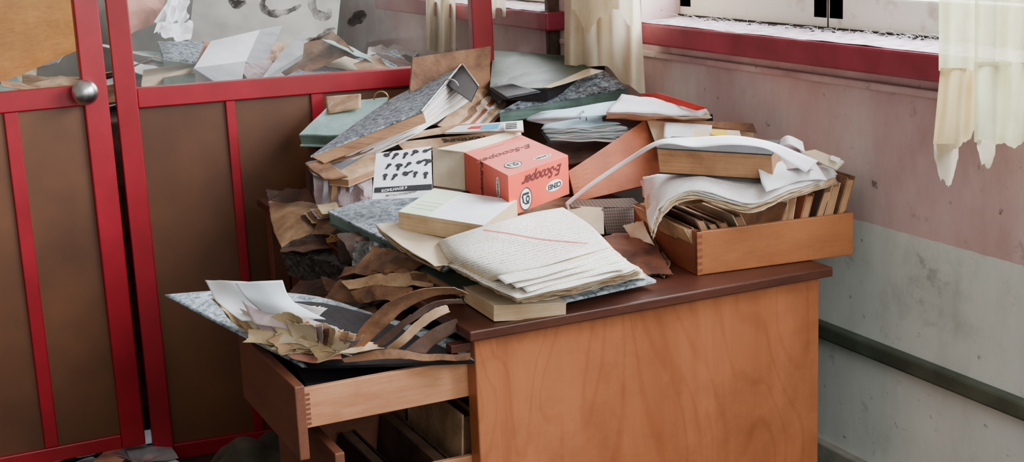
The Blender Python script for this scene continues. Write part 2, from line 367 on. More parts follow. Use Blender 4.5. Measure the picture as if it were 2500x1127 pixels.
obj('glass_pane', pbox(.03, sM0, zr1, 2.3, -.003, .001, 0), M_glass, part)
def ribbon(pp, w, bm=None):
    bm = bm or bmesh.new(); P = [V((*ps(x, y), 0)) for x, y in pp]; n_ = 24; pts = [cr(P, i/n_) for i in range(n_+1)]; L = []
    for i, p in enumerate(pts):
        d = (pts[min(i+1, n_)]-pts[max(i-1, 0)]).normalized(); q = V((-d.y, d.x, 0))*w*(.35+.65*math.sin(math.pi*min(max(i/n_, .06), .94)))*(1+.5*noise.noise(p*60))
        L.append([bm.verts.new(PO+PU*k.x+V((0, 0, k.y))+PN*.003) for k in (p+q, p-q)])
    for i in range(n_): bm.faces.new([L[i][0], L[i+1][0], L[i+1][1], L[i][1]])
    return bm
bm = ribbon([(560, -2), (575, 10), (600, 4)], .012); ribbon([(650, -10), (640, 12), (660, 32), (700, 28), (735, 12)], .01, bm)
ribbon([(775, -20), (760, 5), (775, 35), (800, 38), (805, 20)], .012, bm); ribbon([(745, 96), (775, 92), (800, 75), (818, 68)], .007, bm); ribbon([(850, 60), (870, 45), (892, 30)], .016, bm)
obj('smear', bm, M_smear, part)
# door leaf
DY = 3.74
d = bpy.data.objects.new('door_1', None); COL.objects.link(d); d.location = (AY(270, 560, DY).x, DY, 0); d['kind'] = 'structure'
dx = lambda x, y=560: AY(x, y, DY).x
dz = lambda x, y: AY(x, y, DY).z
dR = dx(300); dS = dx(240); dL = dR-.95
zt, zb = dz(215, 207), dz(215, 257); z1 = dz(335, 1088); 
obj('stile', aabb(dS, dR, DY, DY+.04, z1, 2.15, .004), M_red, d)
obj('stile', aabb(dL, dL+.08, DY, DY+.04, z1, 2.15, .004), M_red, d)
obj('rail', aabb(dL+.08, dS, DY+.003, DY+.037, zb, zt, .003), M_red, d)
obj('rail', aabb(dL+.08, dS, DY+.003, DY+.037, z1, z1+.04, .003), M_red, d)
obj('rail', aabb(dL+.08, dS, DY+.003, DY+.037, 2.05, 2.15, .003), M_red, d)
obj('muntin', aabb(dx(44), dx(80), DY+.006, DY+.03, z1+.04, zb, .003), M_red, d)
obj('lower_panel', aabb(dL+.06, dS+.01, DY+.016, DY+.022, z1+.03, zb+.01, 0), M_hard, d)
obj('glass_pane', aabb(dL+.06, dS+.01, DY+.016, DY+.02, zt, 2.06, 0), M_dglass, d)
kp = AY(208, 225, DY-.045)
bm = bmesh.new(); bmesh.ops.create_uvsphere(bm, u_segments=28, v_segments=18, radius=.0335, matrix=Matrix.Translation(kp) @ Matrix.Diagonal((1, .85, 1, 1)))
tube([V((kp.x, DY+.005, kp.z)), V((kp.x, DY-.02, kp.z))], .012, 14, bm); tube([V((kp.x, DY+.002, kp.z)), V((kp.x, DY-.004, kp.z))], .026, 20, bm)
obj('door_knob', bm, M_knob, d, True)
# ---------------------------------------------------------------- room beyond the glass
bm = aabb(-.9, 1.7, 4.05, 5.3, .0, .93, .006); tag(obj('low_cabinet', bm, M_dkraft), 'long low cabinet behind the glass partition carrying a heap of files', 'cabinet')
def B(px, py, y): return AY(px, py, y)
def bq(name, label, cat, c, mat, thick=.002, group=None, **k):
    P = [B(*p) for p in c]; k.setdefault('res', (8, 6)); return tag(obj(name, patch([[P[0], P[1]], [P[3], P[2]]], thick, **k), mat), label, cat, group)
dr = thing('wooden_crate', 'orange brown wooden crate upended behind the door glass', 'crate', B(100, 200, 4.4))
obj('front_panel', quad([B(-150, -30, 4.25), B(192, -30, 4.3), B(207, 108, 4.35), B(-150, 262, 4.3)], .02), wood('orange crate wood', '#b8742e', '#dc9c52', (1, 5, 4)), dr)
obj('side_panel', quad([B(192, -30, 4.3), B(225, -35, 4.55), B(232, 100, 4.6), B(207, 108, 4.35)], .012), M_dkraft, dr)
bq('salmon_folder', 'salmon pink folder seen at the top through the glass beside the door', 'folder', [(262, -20, 4.6), (428, -30, 4.7), (402, 50, 4.5), (305, 88, 4.4)], M_pink, crink=.01)
bq('crumpled_paper', 'crumpled white paper sheet above the pale box behind glass', 'paper', [(400, -30, 4.5), (470, -20, 4.6), (460, 60, 4.4), (372, 85, 4.3)], M_white, crink=.03, torn=.02)
bq('loose_sheet', 'white curled sheet lying left of the marbled file behind glass', 'paper', [(385, 75, 4.3), (470, 50, 4.4), (462, 98, 4.3), (395, 92, 4.2)], M_white, crink=.02)
bq('marbled_file', 'small blue marbled file behind glass near the left post', 'file', [(385, 100, 4.4), (500, 100, 4.5), (480, 150, 4.3), (400, 138, 4.25)], M_marb, .01)
bq('red_brown_folder', 'reddish brown folder behind glass next to the marbled file', 'folder', [(480, 105, 4.5), (530, 100, 4.6), (510, 150, 4.35), (470, 150, 4.3)], M_carton)
op = thing('open_box', 'pale grey open cardboard box lid tipped on its side behind glass', 'box', B(580, 190, 4.2))
obj('panel', quad([B(515, 100, 4.5), B(635, 72, 4.6), B(600, 150, 4.35), B(472, 168, 4.2)], .003), M_white, op)
obj('panel', quad([B(472, 165, 4.2), B(600, 148, 4.35), B(590, 200, 4.2), B(528, 200, 4.15)], .003), M_grey, op)
obj('panel', quad([B(635, 72, 4.6), B(690, 60, 4.65), B(640, 170, 4.3), B(600, 150, 4.35)], .003), M_grey, op)
bq('ring_file_spine', 'grey file with a punched hole standing slanted behind glass', 'file', [(700, 110, 4.4), (745, 75, 4.5), (740, 130, 4.35), (635, 196, 4.15)], M_grey, .02)
bq('kraft_envelope', 'brown envelope between the pale box and grey file', 'envelope', [(640, 110, 4.6), (705, 105, 4.6), (690, 150, 4.4), (640, 150, 4.35)], M_tan, crink=.01)
bq('grey_binder', 'dark grey marbled binder lying flat behind the glass', 'binder', [(770, 148, 4.6), (892, 165, 4.5), (800, 178, 4.3), (690, 190, 4.2)], M_marb, .025)
bq('cream_book', 'cream book lying low against the glass beside the left post', 'book', [(350, 170, 4.4), (475, 150, 4.5), (470, 165, 4.3), (345, 205, 4.15)], [M_cream, M_edgec], .03)
bq('green_brown_file', 'olive brown file behind glass right of the cream book', 'file', [(400, 150, 4.6), (480, 140, 4.6), (475, 190, 4.2), (400, 195, 4.15)], M_green, .02)
bq('white_newspaper', 'spread white newspaper beyond the glass toward the far curtain', 'newspaper', [(900, 120, 4.9), (1020, 100, 5.1), (1045, 125, 4.8), (890, 160, 4.5)], M_whitel, crink=.02)
bq('grey_board', 'large grey board standing at the back behind the smeared glass', 'board', [(480, -80, 5.2), (840, -80, 5.3), (815, 150, 4.9), (455, 140, 4.8)], M_back, .01)
random.seed(9)
mm_ = [M_white, M_cream, M_grey, M_kraft, M_tan, M_marb, M_mauve, M_dkraft, M_whitel, M_teal]
for i in range(60):
    x = random.uniform(.25, 1.65); y = random.uniform(4.12, 5.1); z = .935+.04*(y-4.1)+.05*(x < .7)*random.random(); a = random.uniform(0, 3.1); w, l = random.uniform(.04, .1), random.uniform(.08, .17)
    u = V((math.cos(a), math.sin(a), random.uniform(-.15, .35)))*l; v_ = V((-math.sin(a), math.cos(a), random.uniform(-.3, .3)))*w; c = V((x, y, z+abs(u.z)+abs(v_.z)))
    tag(obj('paper_scrap', quad([c-u-v_, c+u-v_, c+u+v_, c-u+v_], .002, crink=.0079, res=(8, 7)), mm_[i % 10]), 'crumpled scrap of paper or card in the heap behind the glass', 'paper', 'paper scraps heaped behind the glass')
for i in range(30):
    x = random.uniform(.15, .62); y = random.uniform(3.85, 4.0) if i % 2 else random.uniform(3.62, 3.8); a = random.uniform(0, 3.1); l, w = random.uniform(.05, .09), random.uniform(.03, .06)
    u = V((math.cos(a), math.sin(a), random.uniform(-.1, .1)))*l; v_ = V((-math.sin(a), math.cos(a), random.uniform(-.1, .1)))*w; c = V((x, y, .025+random.random()*.03))
    tag(obj('floor_paper', quad([c-u-v_, c+u-v_, c+u+v_, c-u+v_], .0015, crink=.0079, res=(6, 5)), [M_grey, M_whitel, M_tan, M_bluew, M_creamd, M_mauve, M_pink][i % 7]), 'torn paper strewn on the floor under the red door', 'paper', 'papers strewn under the red door')
# ---------------------------------------------------------------- curtains
def curtain(px, tops, bots, X, folds, amp, mat, name, label, parent=None, nu=60, nv=30, ph=0, wob=0., xtop=None):
    bm = bmesh.new(); G = []
    for j in range(nv+1):
        row = []
        for i in range(nu+1):
            u = i/nu; v = j/nv; k = u*(len(px)-1); a = min(int(k), len(px)-2); f = k-a; f = f*f*(3-2*f)
            x = px[0]+(px[-1]-px[0])*u; xt = x if xtop is None else xtop[0]+(xtop[-1]-xtop[0])*u
            yt = tops[a]*(1-f)+tops[a+1]*f; yb = bots[a]*(1-f)+bots[a+1]*f
            xx = xt*(1-v)+x*v; yy = yt*(1-v)+yb*v + wob*(noise.noise(V((u*4+ph, 0, 1)))+.5*noise.noise(V((u*13+ph, 0, 1))))*v**4
            p = AX(xx, yy, X-amp*(.7*math.sin(u*folds*6.283+ph+v*.8)+.5*noise.noise(V((u*folds*1.3+ph, v*1.5, 3)))))
            row.append(bm.verts.new(p))
        G.append(row)
    for j in range(nv):
        for i in range(nu): bm.faces.new([G[j][i], G[j][i+1], G[j+1][i+1], G[j+1][i]])
    return obj(name, bm, mat, parent, True)
t = thing('curtain', 'cream curtain gathered at the pier above the marbled binders', 'curtain', AX(1470, 100, 1.76))
curtain([1378, 1420, 1480, 1530, 1576], [-300]*5, [158, 162, 160, 205, 232], 1.76, 2.6, .026, M_cur, 'curtain_panel', '', t, xtop=[1378, 1410, 1440, 1490, 1545])
curtain([1395, 1440, 1465, 1500, 1545], [-300]*5, [20, 78, 40, 20, 62], 1.72, 2, .016, M_cur, 'torn_lining', '', t, ph=2, wob=15)
t = thing('curtain', 'cream curtain strip hanging beyond the partition glass', 'curtain', AX(1080, 50, 1.77))
curtain([1040, 1075, 1112], [-300]*3, [120, 128, 125], 1.77, 2, .03, M_cur, 'curtain_panel', '', t)
t = thing('curtain', 'short pale curtain piece behind the middle red post', 'curtain', AX(1215, 20, 1.79))
curtain([1198, 1235], [-300]*2, [45, 40], 1.79, 1.2, .01, M_cur, 'curtain_panel', '', t)
t = thing('curtain', 'torn yellowed sheer curtain with ragged tails at the right edge', 'curtain', AX(2400, 200, 1.66))
curtain([2292, 2330, 2388], [-300]*3, [172, 168, 175], 1.66, 1.4, .014, M_curt, 'sheer_panel', '', t, ph=1)
curtain([2278, 2320, 2365, 2392], [165]*4, [352, 372, 350, 300], 1.655, 1.8, .014, M_curh, 'torn_hem', '', t, ph=1, xtop=[2296, 2330, 2365, 2394], wob=16)
curtain([2280, 2310, 2325, 2340], [350]*4, [378, 445, 450, 385], 1.65, .8, .008, M_cur, 'ragged_tail', '', t, wob=16, ph=5)
curtain([2380, 2420, 2470, 2530], [-300]*4, [160, 158, 155, 160], 1.63, 2, .02, M_curt, 'sheer_panel', '', t, ph=3)
curtain([2385, 2400, 2415, 2430], [340]*4, [360, 405, 412, 370], 1.64, .7, .006, M_cur, 'ragged_tail', '', t, wob=16, ph=8)
curtain([2378, 2420, 2470, 2530], [150]*4, [345, 350, 352, 345], 1.625, 2, .02, M_curt, 'lower_band', '', t, ph=3, wob=12)
# ---------------------------------------------------------------- desk
DT = .75; x0, x1, y0, y1 = .91, 1.70, 2.165, 3.58
desk = thing('writing_desk', 'brown wooden writing desk buried under files, with a plain veneer end panel', 'desk', (1.3, 2.9, 0))
obj('desk_top', aabb(x0, x1, y0, y1, DT-.02, DT, .003), M_dtop, desk)
obj('end_panel', aabb(.965, 1.685, y0+.025, y0+.045, 0, DT-.02, .002), M_dwood, desk)
obj('leg', aabb(.925, .968, y0+.018, y0+.06, 0, DT-.02, .003), M_dwood, desk)
obj('leg', aabb(.925, .968, 2.60, 2.64, 0, DT-.02, .003), M_drwd, desk)
obj('leg', aabb(.925, .968, y1-.06, y1-.02, 0, DT-.02, .003), M_drwd, desk)
obj('back_panel', aabb(1.66, 1.68, y0+.05, y1-.03, .1, DT-.02, .002), M_drwd, desk)
obj('far_end_panel', aabb(.965, 1.685, y1-.05, y1-.03, 0, DT-.02, .002), M_drwd, desk)
obj('kneehole_shade_board', aabb(.97, .985, 2.64, y1-.06, .05, DT-.02, .002), M_drwd, desk)  # dark board added across the knee hole, standing in for its shade
obj('runner', aabb(.885, 1.1, y0+.03, y0+.055, DT-.045, DT-.03, .001), M_dtop, desk)
obj('pedestal_side', aabb(.965, 1.66, 2.60, 2.62, .05, DT-.02, .002), M_drwd, desk)
obj('pedestal_floor', aabb(.93, 1.66, y0+.05, 2.60, .04, .06, .001), M_drwd, desk)
def drawer(label, xf, zb_, zs, zf, hf0):
    t = bpy.data.objects.new('drawer', None); COL.objects.link(t); t.parent = desk; t.location = V((xf, 2.4, zb_))-V(desk.location); t['label'] = label
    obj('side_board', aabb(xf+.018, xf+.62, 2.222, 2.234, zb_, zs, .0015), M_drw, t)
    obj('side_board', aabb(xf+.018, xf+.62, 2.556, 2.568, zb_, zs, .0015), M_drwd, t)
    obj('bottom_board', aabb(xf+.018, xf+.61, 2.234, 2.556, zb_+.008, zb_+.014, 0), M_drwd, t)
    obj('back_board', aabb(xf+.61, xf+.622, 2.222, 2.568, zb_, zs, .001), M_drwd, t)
    obj('drawer_front', aabb(xf, xf+.018, 2.205, 2.585, hf0, zf, .002), M_drwd, t)
    bm = bmesh.new(); k = 7
    for i in range(k): aabb(xf+.0175, xf+.030, 2.2205, 2.2225, zb_+.006+i*(zs-zb_-.01)/k, zb_+.006+(i+.5)*(zs-zb_-.01)/k, 0, bm)
    obj('dovetail_joint', bm, M_drwd, t); return t
d1 = drawer('upper drawer pulled out with dovetailed side', .598, .61, .682, .694, .56)
d2 = drawer('lower drawer pulled out', .66, .38, .495, .56, .36)
bm = tube([V((.655, 2.23, .522)), V((.67, 2.215, .522))], .008, 10); obj('screw', bm, M_metal, d2)
random.seed(3)
fl = ['cream hanging folder in the lower drawer', 'dark folder in the lower drawer with black edge strip', 'narrow pale folder in the lower drawer', 'brown folder leaning at the middle of the lower drawer', 'black book standing left in the lower drawer']
for i, (xx, mt, h_) in enumerate(((1.04, M_tan, .19), (.985, M_black, .18), (.915, M_tan, .165), (.85, M_dkraft, .09), (.76, M_black, .07))):
    t = thing('folder', fl[i], 'folder', (xx, 2.4, .395)); a = V((.0, .28, 0)); c = V((random.uniform(.005, .02), 0, h_))
    obj('cover', box(V((xx, 2.26, .396)), V((.004, 0, 0)), a, c, .0008), mt, t); obj('pages', box(V((xx+.005, 2.265, .396)), V((.02, 0, 0)), a*.97, c*.96, .0008), M_edged if i > 2 else M_kraft, t); obj('cover', box(V((xx+.027, 2.26, .396)), V((.004, 0, 0)), a, c, .0008), mt, t)
bm = bmesh.new(); bmesh.ops.create_icosphere(bm, subdivisions=4, radius=1)
c = AY(612, 1100, 2.95)
for v in bm.verts:
    q = v.co.copy(); w = 1+.22*noise.noise(q*2.1)+.05*abs(noise.noise(q*5)); v.co = V((c.x+q.x*.13*w, 2.95+q.y*.13*w, max(0, .165+q.z*.165*w)))
tag(obj('canvas_sack', bm, M_sack, None, True), 'dark olive crumpled canvas sack on the floor left of the desk', 'sack')
# ---------------------------------------------------------------- helper makers for files
def ledger(label, c, th, cover, edge, name='ledger', cat='book', ct=.003):
    P = P4(*c); n_ = (P[1]-P[0]).cross(P[3]-P[0]).normalized(); n_ = n_ if n_.z > 0 else -n_
    t = thing(name, label, cat, sum(P, V())/4-n_*th)
    obj('cover', quad(P, ct, res=(6, 6), crink=.0015), cover, t)
    I = sum(P, V())/4; K = [I+(p-I)*.985-n_*ct for p in P]
    obj('page_block', quad(K, th-2*ct, res=(4, 4)), [M_cream, edge], t)
    obj('back_cover', quad([p-n_*(th-ct) for p in P], ct, res=(4, 4)), cover, t); return t
def ring(c, u, v, r, parent, mat=M_metal, th=.0016, a0=0, a1=math.pi):
    return obj('ring', tube([c+u*math.cos(a0+(a1-a0)*i/16)*r+v*math.sin(a0+(a1-a0)*i/16)*r for i in range(17)], th, 8), mat, parent, True)
Z = V((0, 0, 1))
# closed files buried in the pile, standing on the desk
for k, (xx, yy, w, l, h0, n_, mt, ln) in enumerate((
    (1.13, 2.70, .28, .26, 0, 1, M_dkraft, 'under the white block'), (1.38, 2.78, .26, .28, 0, 1, M_kraft, 'under the carton'), (1.18, 3.04, .26, .26, 0, 2, M_dkraft, 'behind the coral box'),
    (1.38, 3.16, .26, .26, 0, 3, M_dkraft, 'under the ring binder'), (1.42, 3.42, .3, .2, 0, 4, M_dkraft, 'at the far end'), (1.14, 3.42, .2, .2, 0, 3, M_dkraft, 'at the far left corner'))):
    for i in range(n_):
        z = .7505+i*.046; an = random.uniform(-.22, .22); ux = V((math.cos(an), math.sin(an), 0)); uy = V((-math.sin(an), math.cos(an), 0))
        t = thing('closed_file', 'dark closed file buried in the pile, stack %s, %s' % (ln, ['bottom one', 'second up', 'third up', 'fourth up', 'top one'][i]), 'file', (xx, yy, z))
        o_ = V((xx, yy, z))-ux*w/2-uy*l/2
        bm = box(o_, ux*w, uy*l, Z*.003, 0); box(o_+Z*.042, ux*w, uy*l, Z*.003, 0, bm); box(o_+ux*w, ux*.003, uy*l, Z*.045, 0, bm); obj('cover', bm, mt, t)
        obj('page_block', box(o_+ux*.004+uy*.004+Z*.003, ux*(w-.008), uy*(l-.008), Z*.039, 0), M_edged, t)
# ================================================================ back row
u = thing('file_cover', 'brown cardboard file cover standing upright against the partition rail', 'folder', AY(1100, 205, 3.42))
obj('panel', quad([AY(1008, 140, 3.42), AY(1198, 112, 3.42), AY(1196, 235, 3.38), AY(1000, 235, 3.38)], .004, crink=.004), M_kraft, u)
obj('spine_flap', quad([AY(1008, 140, 3.42), AY(1017, 134, 3.47), AY(1010, 235, 3.44), AY(1000, 235, 3.38)], .003), M_dkraft, u)
gb = thing('binder', 'dark green binder lying beneath the curtain at the back of the pile', 'binder', D(1330, 200, .25))
P = P4((1196, 212, .27), (1204, 122, .315), (1480, 142, .31), (1335, 214, .27))
obj('cover', quad(P, .004, crink=.003), M_green, gb); obj('page_block', quad([p-Z*.004 for p in P], .03, res=(3, 3)), [M_green, M_black], gb)
mb = thing('binder', 'blue grey marbled binder with dark sides lying beneath the green binder edge', 'binder', D(1380, 250, .2))
P = P4((1216, 272, .215), (1345, 206, .265), (1478, 173, .285), (1532, 212, .255)); n_ = -(P[1]-P[0]).cross(P[3]-P[0]).normalized(); n_ = n_ if n_.z > 0 else -n_
obj('cover', quad(P, .004), M_marb, mb); C_ = sum(P, V())/4
obj('page_block', quad([C_+(p-C_)*.98-n_*.004 for p in P], .03, res=(4, 4)), [M_green, M_edget], mb); obj('back_cover', quad([p-n_*.034 for p in P], .004), M_green, mb)
sheet('manila_sheet', 'cream sheet tucked on top of the blue grey marbled binder', 'paper', Q((1325, 212, .275), (1440, 165, .30), (1475, 172, .292), (1345, 214, .27)), M_cream, crink=.003)
sheet('black_folder', 'black folder wedged between the upright brown cover and marbled binder', 'folder', Q((1195, 212, .275), (1250, 203, .285), (1320, 222, .27), (1235, 238, .26)), M_black, .006)
# open lever arch binder
ob = thing('lever_arch_binder', 'open marbled lever arch binder tilted on the pile with fanned white pages', 'binder', D(900, 380, .12))
A_, B_, C4, D4 = D(758, 380, .175), D(948, 243, .245), D(1128, 153, .325), D(1033, 268, .262)
obj('front_cover', quad([A_, B_, C4, D4], .004, res=(12, 10)), M_marb, ob)
for k in range(13):
    f = k/12
    a = D(790+6*k, 384+1.2*k, .170-.002*k); b = D(960, 262+3*k, .235-.002*k); c = D(1105+52*f, 186+50*f, .30-.05*f); dd = D(1032-12*f, 272+52*f, .255-.045*f)
    obj('page', patch([[b, (b+c)/2+Z*.006*math.sin(k*1.7), c], [a, (a+dd)/2+Z*.004*math.cos(k*2.3), dd]], .0025, res=(8, 6), crink=.003), [M_white, M_cream, M_whitel][k % 3], ob, True)
obj('spine', quad([D(758, 380, .174), D(1032, 270, .258), D(1040, 296, .243), D(790, 396, .165)], .003), M_edgeb, ob)
obj('back_cover', quad([D(1128, 155, .324), D(1168, 208, .29), D(1150, 246, .268), D(1092, 205, .29)], .004), M_black, ob)
obj('cover_rim', tube([D(1030, 270, .262), D(1128, 153, .327), D(1168, 208, .291)], .0018, 6), M_wht, ob)
obj('lower_cover', quad([D(795, 400, .155), D(1040, 300, .22), D(1180, 218, .25), D(1000, 335, .195)], .004), M_kraft, ob)
ring(D(1100, 212, .29), RW, Z, .02, ob)
fan = ['tan sheet fanned between open binder and black folder, topmost', 'second tan sheet down in the fan right of the open binder', 'third cream sheet in the fan right of the open binder', 'fourth orange tan sheet in the fan right of the open binder', 'fifth sheet in the fan right of the open binder', 'sixth tan sheet in the fan right of the open binder', 'seventh cream sheet low in the fan right of the open binder', 'lowest tan sheet in the fan right of the open binder']
for k in range(8):
    sheet('tan_sheet', fan[k], 'paper',
          R(((1172+3*k, 205+2*k, .265-.004*k), (1195+4*k, 206+3*k, .262-.004*k), (1214+4*k, 212+7*k, .25-.006*k)), ((1068+8*k, 305+1.5*k, .215-.004*k), (1090+9*k, 312+k, .208-.004*k), (1112+10*k, 314+k, .2-.004*k))), [M_tan, M_kraft, M_cream, M_carton, M_white, M_tan, M_cream, M_kraft][k], .002, crink=.004)
# teal file
tf = thing('ring_file', 'pale teal ring file jutting left beside the open marbled binder', 'file', D(830, 350, .15))
P = P4((730, 326, .18), (812, 250, .235), (948, 236, .25), (900, 330, .19))
obj('cover', patch([[P[1], P[2]], [P[0], P[3]]], .003, res=(8, 8), crink=.002), M_teal, tf)
obj('page_block', quad([p-Z*.004 for p in P], .024, res=(3, 3)), [M_teal, M_edget], tf); obj('back_cover', quad([p-Z*.03 for p in P], .003), M_teal, tf)
ring(D(931, 240, .25), RW, Z, .019, tf, M_brass, .002, -.3, math.pi+.2)
sheet('tan_card', 'tan card behind the teal file leaning at the partition', 'card', Q((793, 235, .24), (880, 228, .26), (880, 262, .235), (800, 275, .22)), M_tan, .003)
# ring binder open right
rb = thing('ring_binder', 'open ring binder with pale blue curled pages right of centre', 'binder', D(1400, 340, .15))
obj('curled_page', patch(R(((1322, 274, .245), (1400, 262, .25), (1470, 250, .255), (1530, 242, .255)), ((1284, 292, .225), (1350, 284, .235), (1430, 272, .24), (1510, 262, .24)), ((1330, 302, .215), (1400, 290, .225), (1450, 283, .23), (1500, 276, .235))), .002, res=(16, 10)), M_blue, rb, True)
for k in range(9):
    obj('page', patch(R(((1335, 295+3*k, .213-.004*k), (1430, 283+3*k, .222-.004*k), (1540, 286+3*k, .222-.004*k)), ((1320+3*k, 312+4*k, .20-.004*k), (1420, 308+4*k, .207-.004*k), (1530, 303+5*k, .207-.004*k))), .0018, res=(14, 5), crink=.006), [M_blue, M_teal, M_white][k % 3], rb, True)
obj('back_cover', quad(P4((1320, 320, .165), (1540, 300, .18), (1560, 335, .16), (1340, 352, .148)), .005), M_black, rb)
ring(D(1424, 292, .222), (RW*.4+FW*.9).normalized(), Z, .021, rb, M_metal, .0018)
# white stack
ws = thing('paper_stack', 'stack of white sheets curling at the right end near the wall', 'papers', D(1600, 285, .22))
for k in range(9):
    obj('sheet', patch(R(((1518-2*k, 228+5*k, .275-.003*k), (1590, 238+4.5*k, .273-.003*k), (1665, 252+4*k, .268-.003*k), (1722+2*k, 262+3*k, .268-.003*k)), ((1480, 272+2*k, .252-.003*k), (1560, 274+2*k, .25-.003*k), (1640, 279+2*k, .248-.003*k), (1708+3*(k % 4), 281+2*k, .25-.003*k))), .0015, res=(14, 5), crink=.005), M_white if k < 3 else M_cream, ws, True)
sheet('red_folder', 'red folder edge showing behind the white sheet stack', 'folder', Q((1555, 228, .275), (1605, 226, .285), (1725, 262, .27), (1700, 268, .262)), M_redp, .003)
sheet('black_file', 'black file lying under the white sheet stack', 'file', Q((1470, 285, .225), (1540, 262, .235), (1740, 278, .23), (1640, 300, .215)), M_black, .02, smooth=False)
# open carton
ct = thing('cardboard_carton', 'open orange brown cardboard carton behind the wooden tray', 'box', D(1500, 480, .03))
ctl = quad([D(1388, 418, .14), D(1578, 290, .225), D(1622, 440, .10), D(1405, 492, .07)], .004, crink=.003); obj('side_panel', ctl, M_carton, ct)
obj('side_panel', quad([D(1578, 290, .226), D(1832, 304, .235), D(1842, 360, .18), D(1612, 380, .16)], .004), M_cream, ct)
obj('flap', quad([D(1578, 290, .226), D(1600, 294, .222), D(1642, 440, .10), D(1622, 440, .10)], .004), M_kraft, ct)
obj('rim', quad([D(1585, 288, .23), D(1838, 300, .24), D(1850, 325, .225), D(1835, 322, .225)], .003), M_kraft, ct)
sheet('printed_card', 'white card standing inside the open carton behind the brown ledger', 'card', Q((1622, 296, .228), (1738, 305, .23), (1735, 345, .205), (1620, 335, .205)), M_white, .002)
tp = thing('product_label', 'white label with a yellow corner lying in the open carton', 'label', D(1760, 330, .21))
obj('backing', quad(P4((1690, 312, .232), (1805, 318, .234), (1812, 342, .22), (1690, 338, .22)), .002), M_cream, tp); obj('yellow_patch', quad(P4((1738, 316, .235), (1776, 318, .235), (1772, 330, .228), (1736, 328, .228)), .001), M_yel, tp)
sheet('red_brown_board', 'dark reddish board angled between red box and carton', 'card', Q((1385, 385, .12), (1500, 338, .15), (1520, 352, .14), (1395, 432, .07)), M_carton, .004)
sheet('dark_board', 'dark brown board below the ring binder left of the carton', 'card', Q((1330, 350, .15), (1560, 325, .17), (1480, 380, .14), (1385, 400, .12)), M_dkraft, .006)
# ================================================================ middle row
nw = thing('newspaper', 'folded brown newspaper with dark headline letters under the magazine', 'newspaper', D(1080, 350, .15))
obj('folded_sheets', patch(R(((1000, 325, .205), (1110, 304, .22), (1200, 300, .222), (1265, 300, .222)), ((966, 345, .19), (1080, 326, .2), (1160, 322, .203), (1240, 318, .207))), .004, res=(12, 5)), [M_tan, M_edgec], nw)
NA, NB, NC, ND = D(968, 346, .19), D(1238, 319, .206), D(1215, 352, .18), D(990, 370, .172)
obj('front_fold', quad([NA, NB, NC, ND], .003), M_tan, nw)
text('Normung', .026, D(1135, 340, .192), (NA-NB), (ND-NA), M_ink, nw, bold=.0006); text('Adolf Bauer', .010, D(1095, 356, .182), (NA-NB), (ND-NA), M_ink, nw)
mg = thing('magazine', 'glossy magazine with white label and blue and red print on the newspaper', 'magazine', D(1190, 310, .2))
obj('pages', quad(P4((1085, 322, .212), (1118, 306, .222), (1276, 293, .232), (1278, 318, .215)), .005), [M_whitel, M_edge], mg)
obj('address_label', quad(P4((1228, 299, .2315), (1274, 295, .233), (1276, 317, .218), (1232, 318, .217)), .001), M_wht, mg)
obj('blue_print', quad(P4((1180, 304, .2285), (1222, 300, .231), (1214, 312, .223), (1172, 314, .222)), .001), M_blu, mg)
obj('red_print', quad(P4((1150, 308, .2265), (1178, 305, .228), (1172, 312, .224), (1140, 314, .222)), .001), M_redp, mg)
for k, yy in enumerate((300, 304, 308, 312)): obj('barcode_line', quad(P4((1234, yy, .2335-.003*k), (1262, yy-2, .235-.003*k), (1262, yy, .2345-.003*k), (1234, yy+2, .233-.003*k)), .0006, res=(1, 1)), M_ink, mg)
ledger('long tan file pointing left under the open marbled binder', [(803, 432, .14), (905, 372, .17), (1010, 372, .165), (850, 437, .135)], .02, M_tan, M_edgeb, 'file', 'file')
gx = thing('document_box', 'grey mauve crushed document box at the left of the pile', 'box', D(830, 500, .05))
obj('side_panel', quad([D(745, 398, .145), D(765, 425, .13), D(772, 498, .06), D(748, 470, .075)], .003, crink=.006), M_dkraft, gx)
obj('side_panel', quad([D(765, 425, .13), D(908, 408, .14), D(905, 500, .085), D(772, 508, .06)], .003, crink=.01, res=(18, 12)), M_mauve, gx)
obj('flap', patch(R(((745, 398, .145), (810, 390, .155), (905, 388, .16)), ((765, 427, .13), (830, 425, .135), (908, 410, .142))), .003, crink=.008), M_grey, gx, True)
for k in range(5): obj('inner_sheet', quad([D(790+22*k, 440-4*k, .135), D(800+22*k, 436-4*k, .137), D(800+22*k, 492, .075), D(785+22*k, 494, .075)], .002, crink=.004), [M_grey, M_tan, M_mauve][k % 3], gx)
sheet('brown_strip', 'brown cardboard strip lying above the grey mauve box', 'card', Q((745, 400, .16), (800, 392, .165), (850, 430, .145), (790, 436, .14)), M_kraft, .004, crink=.004)
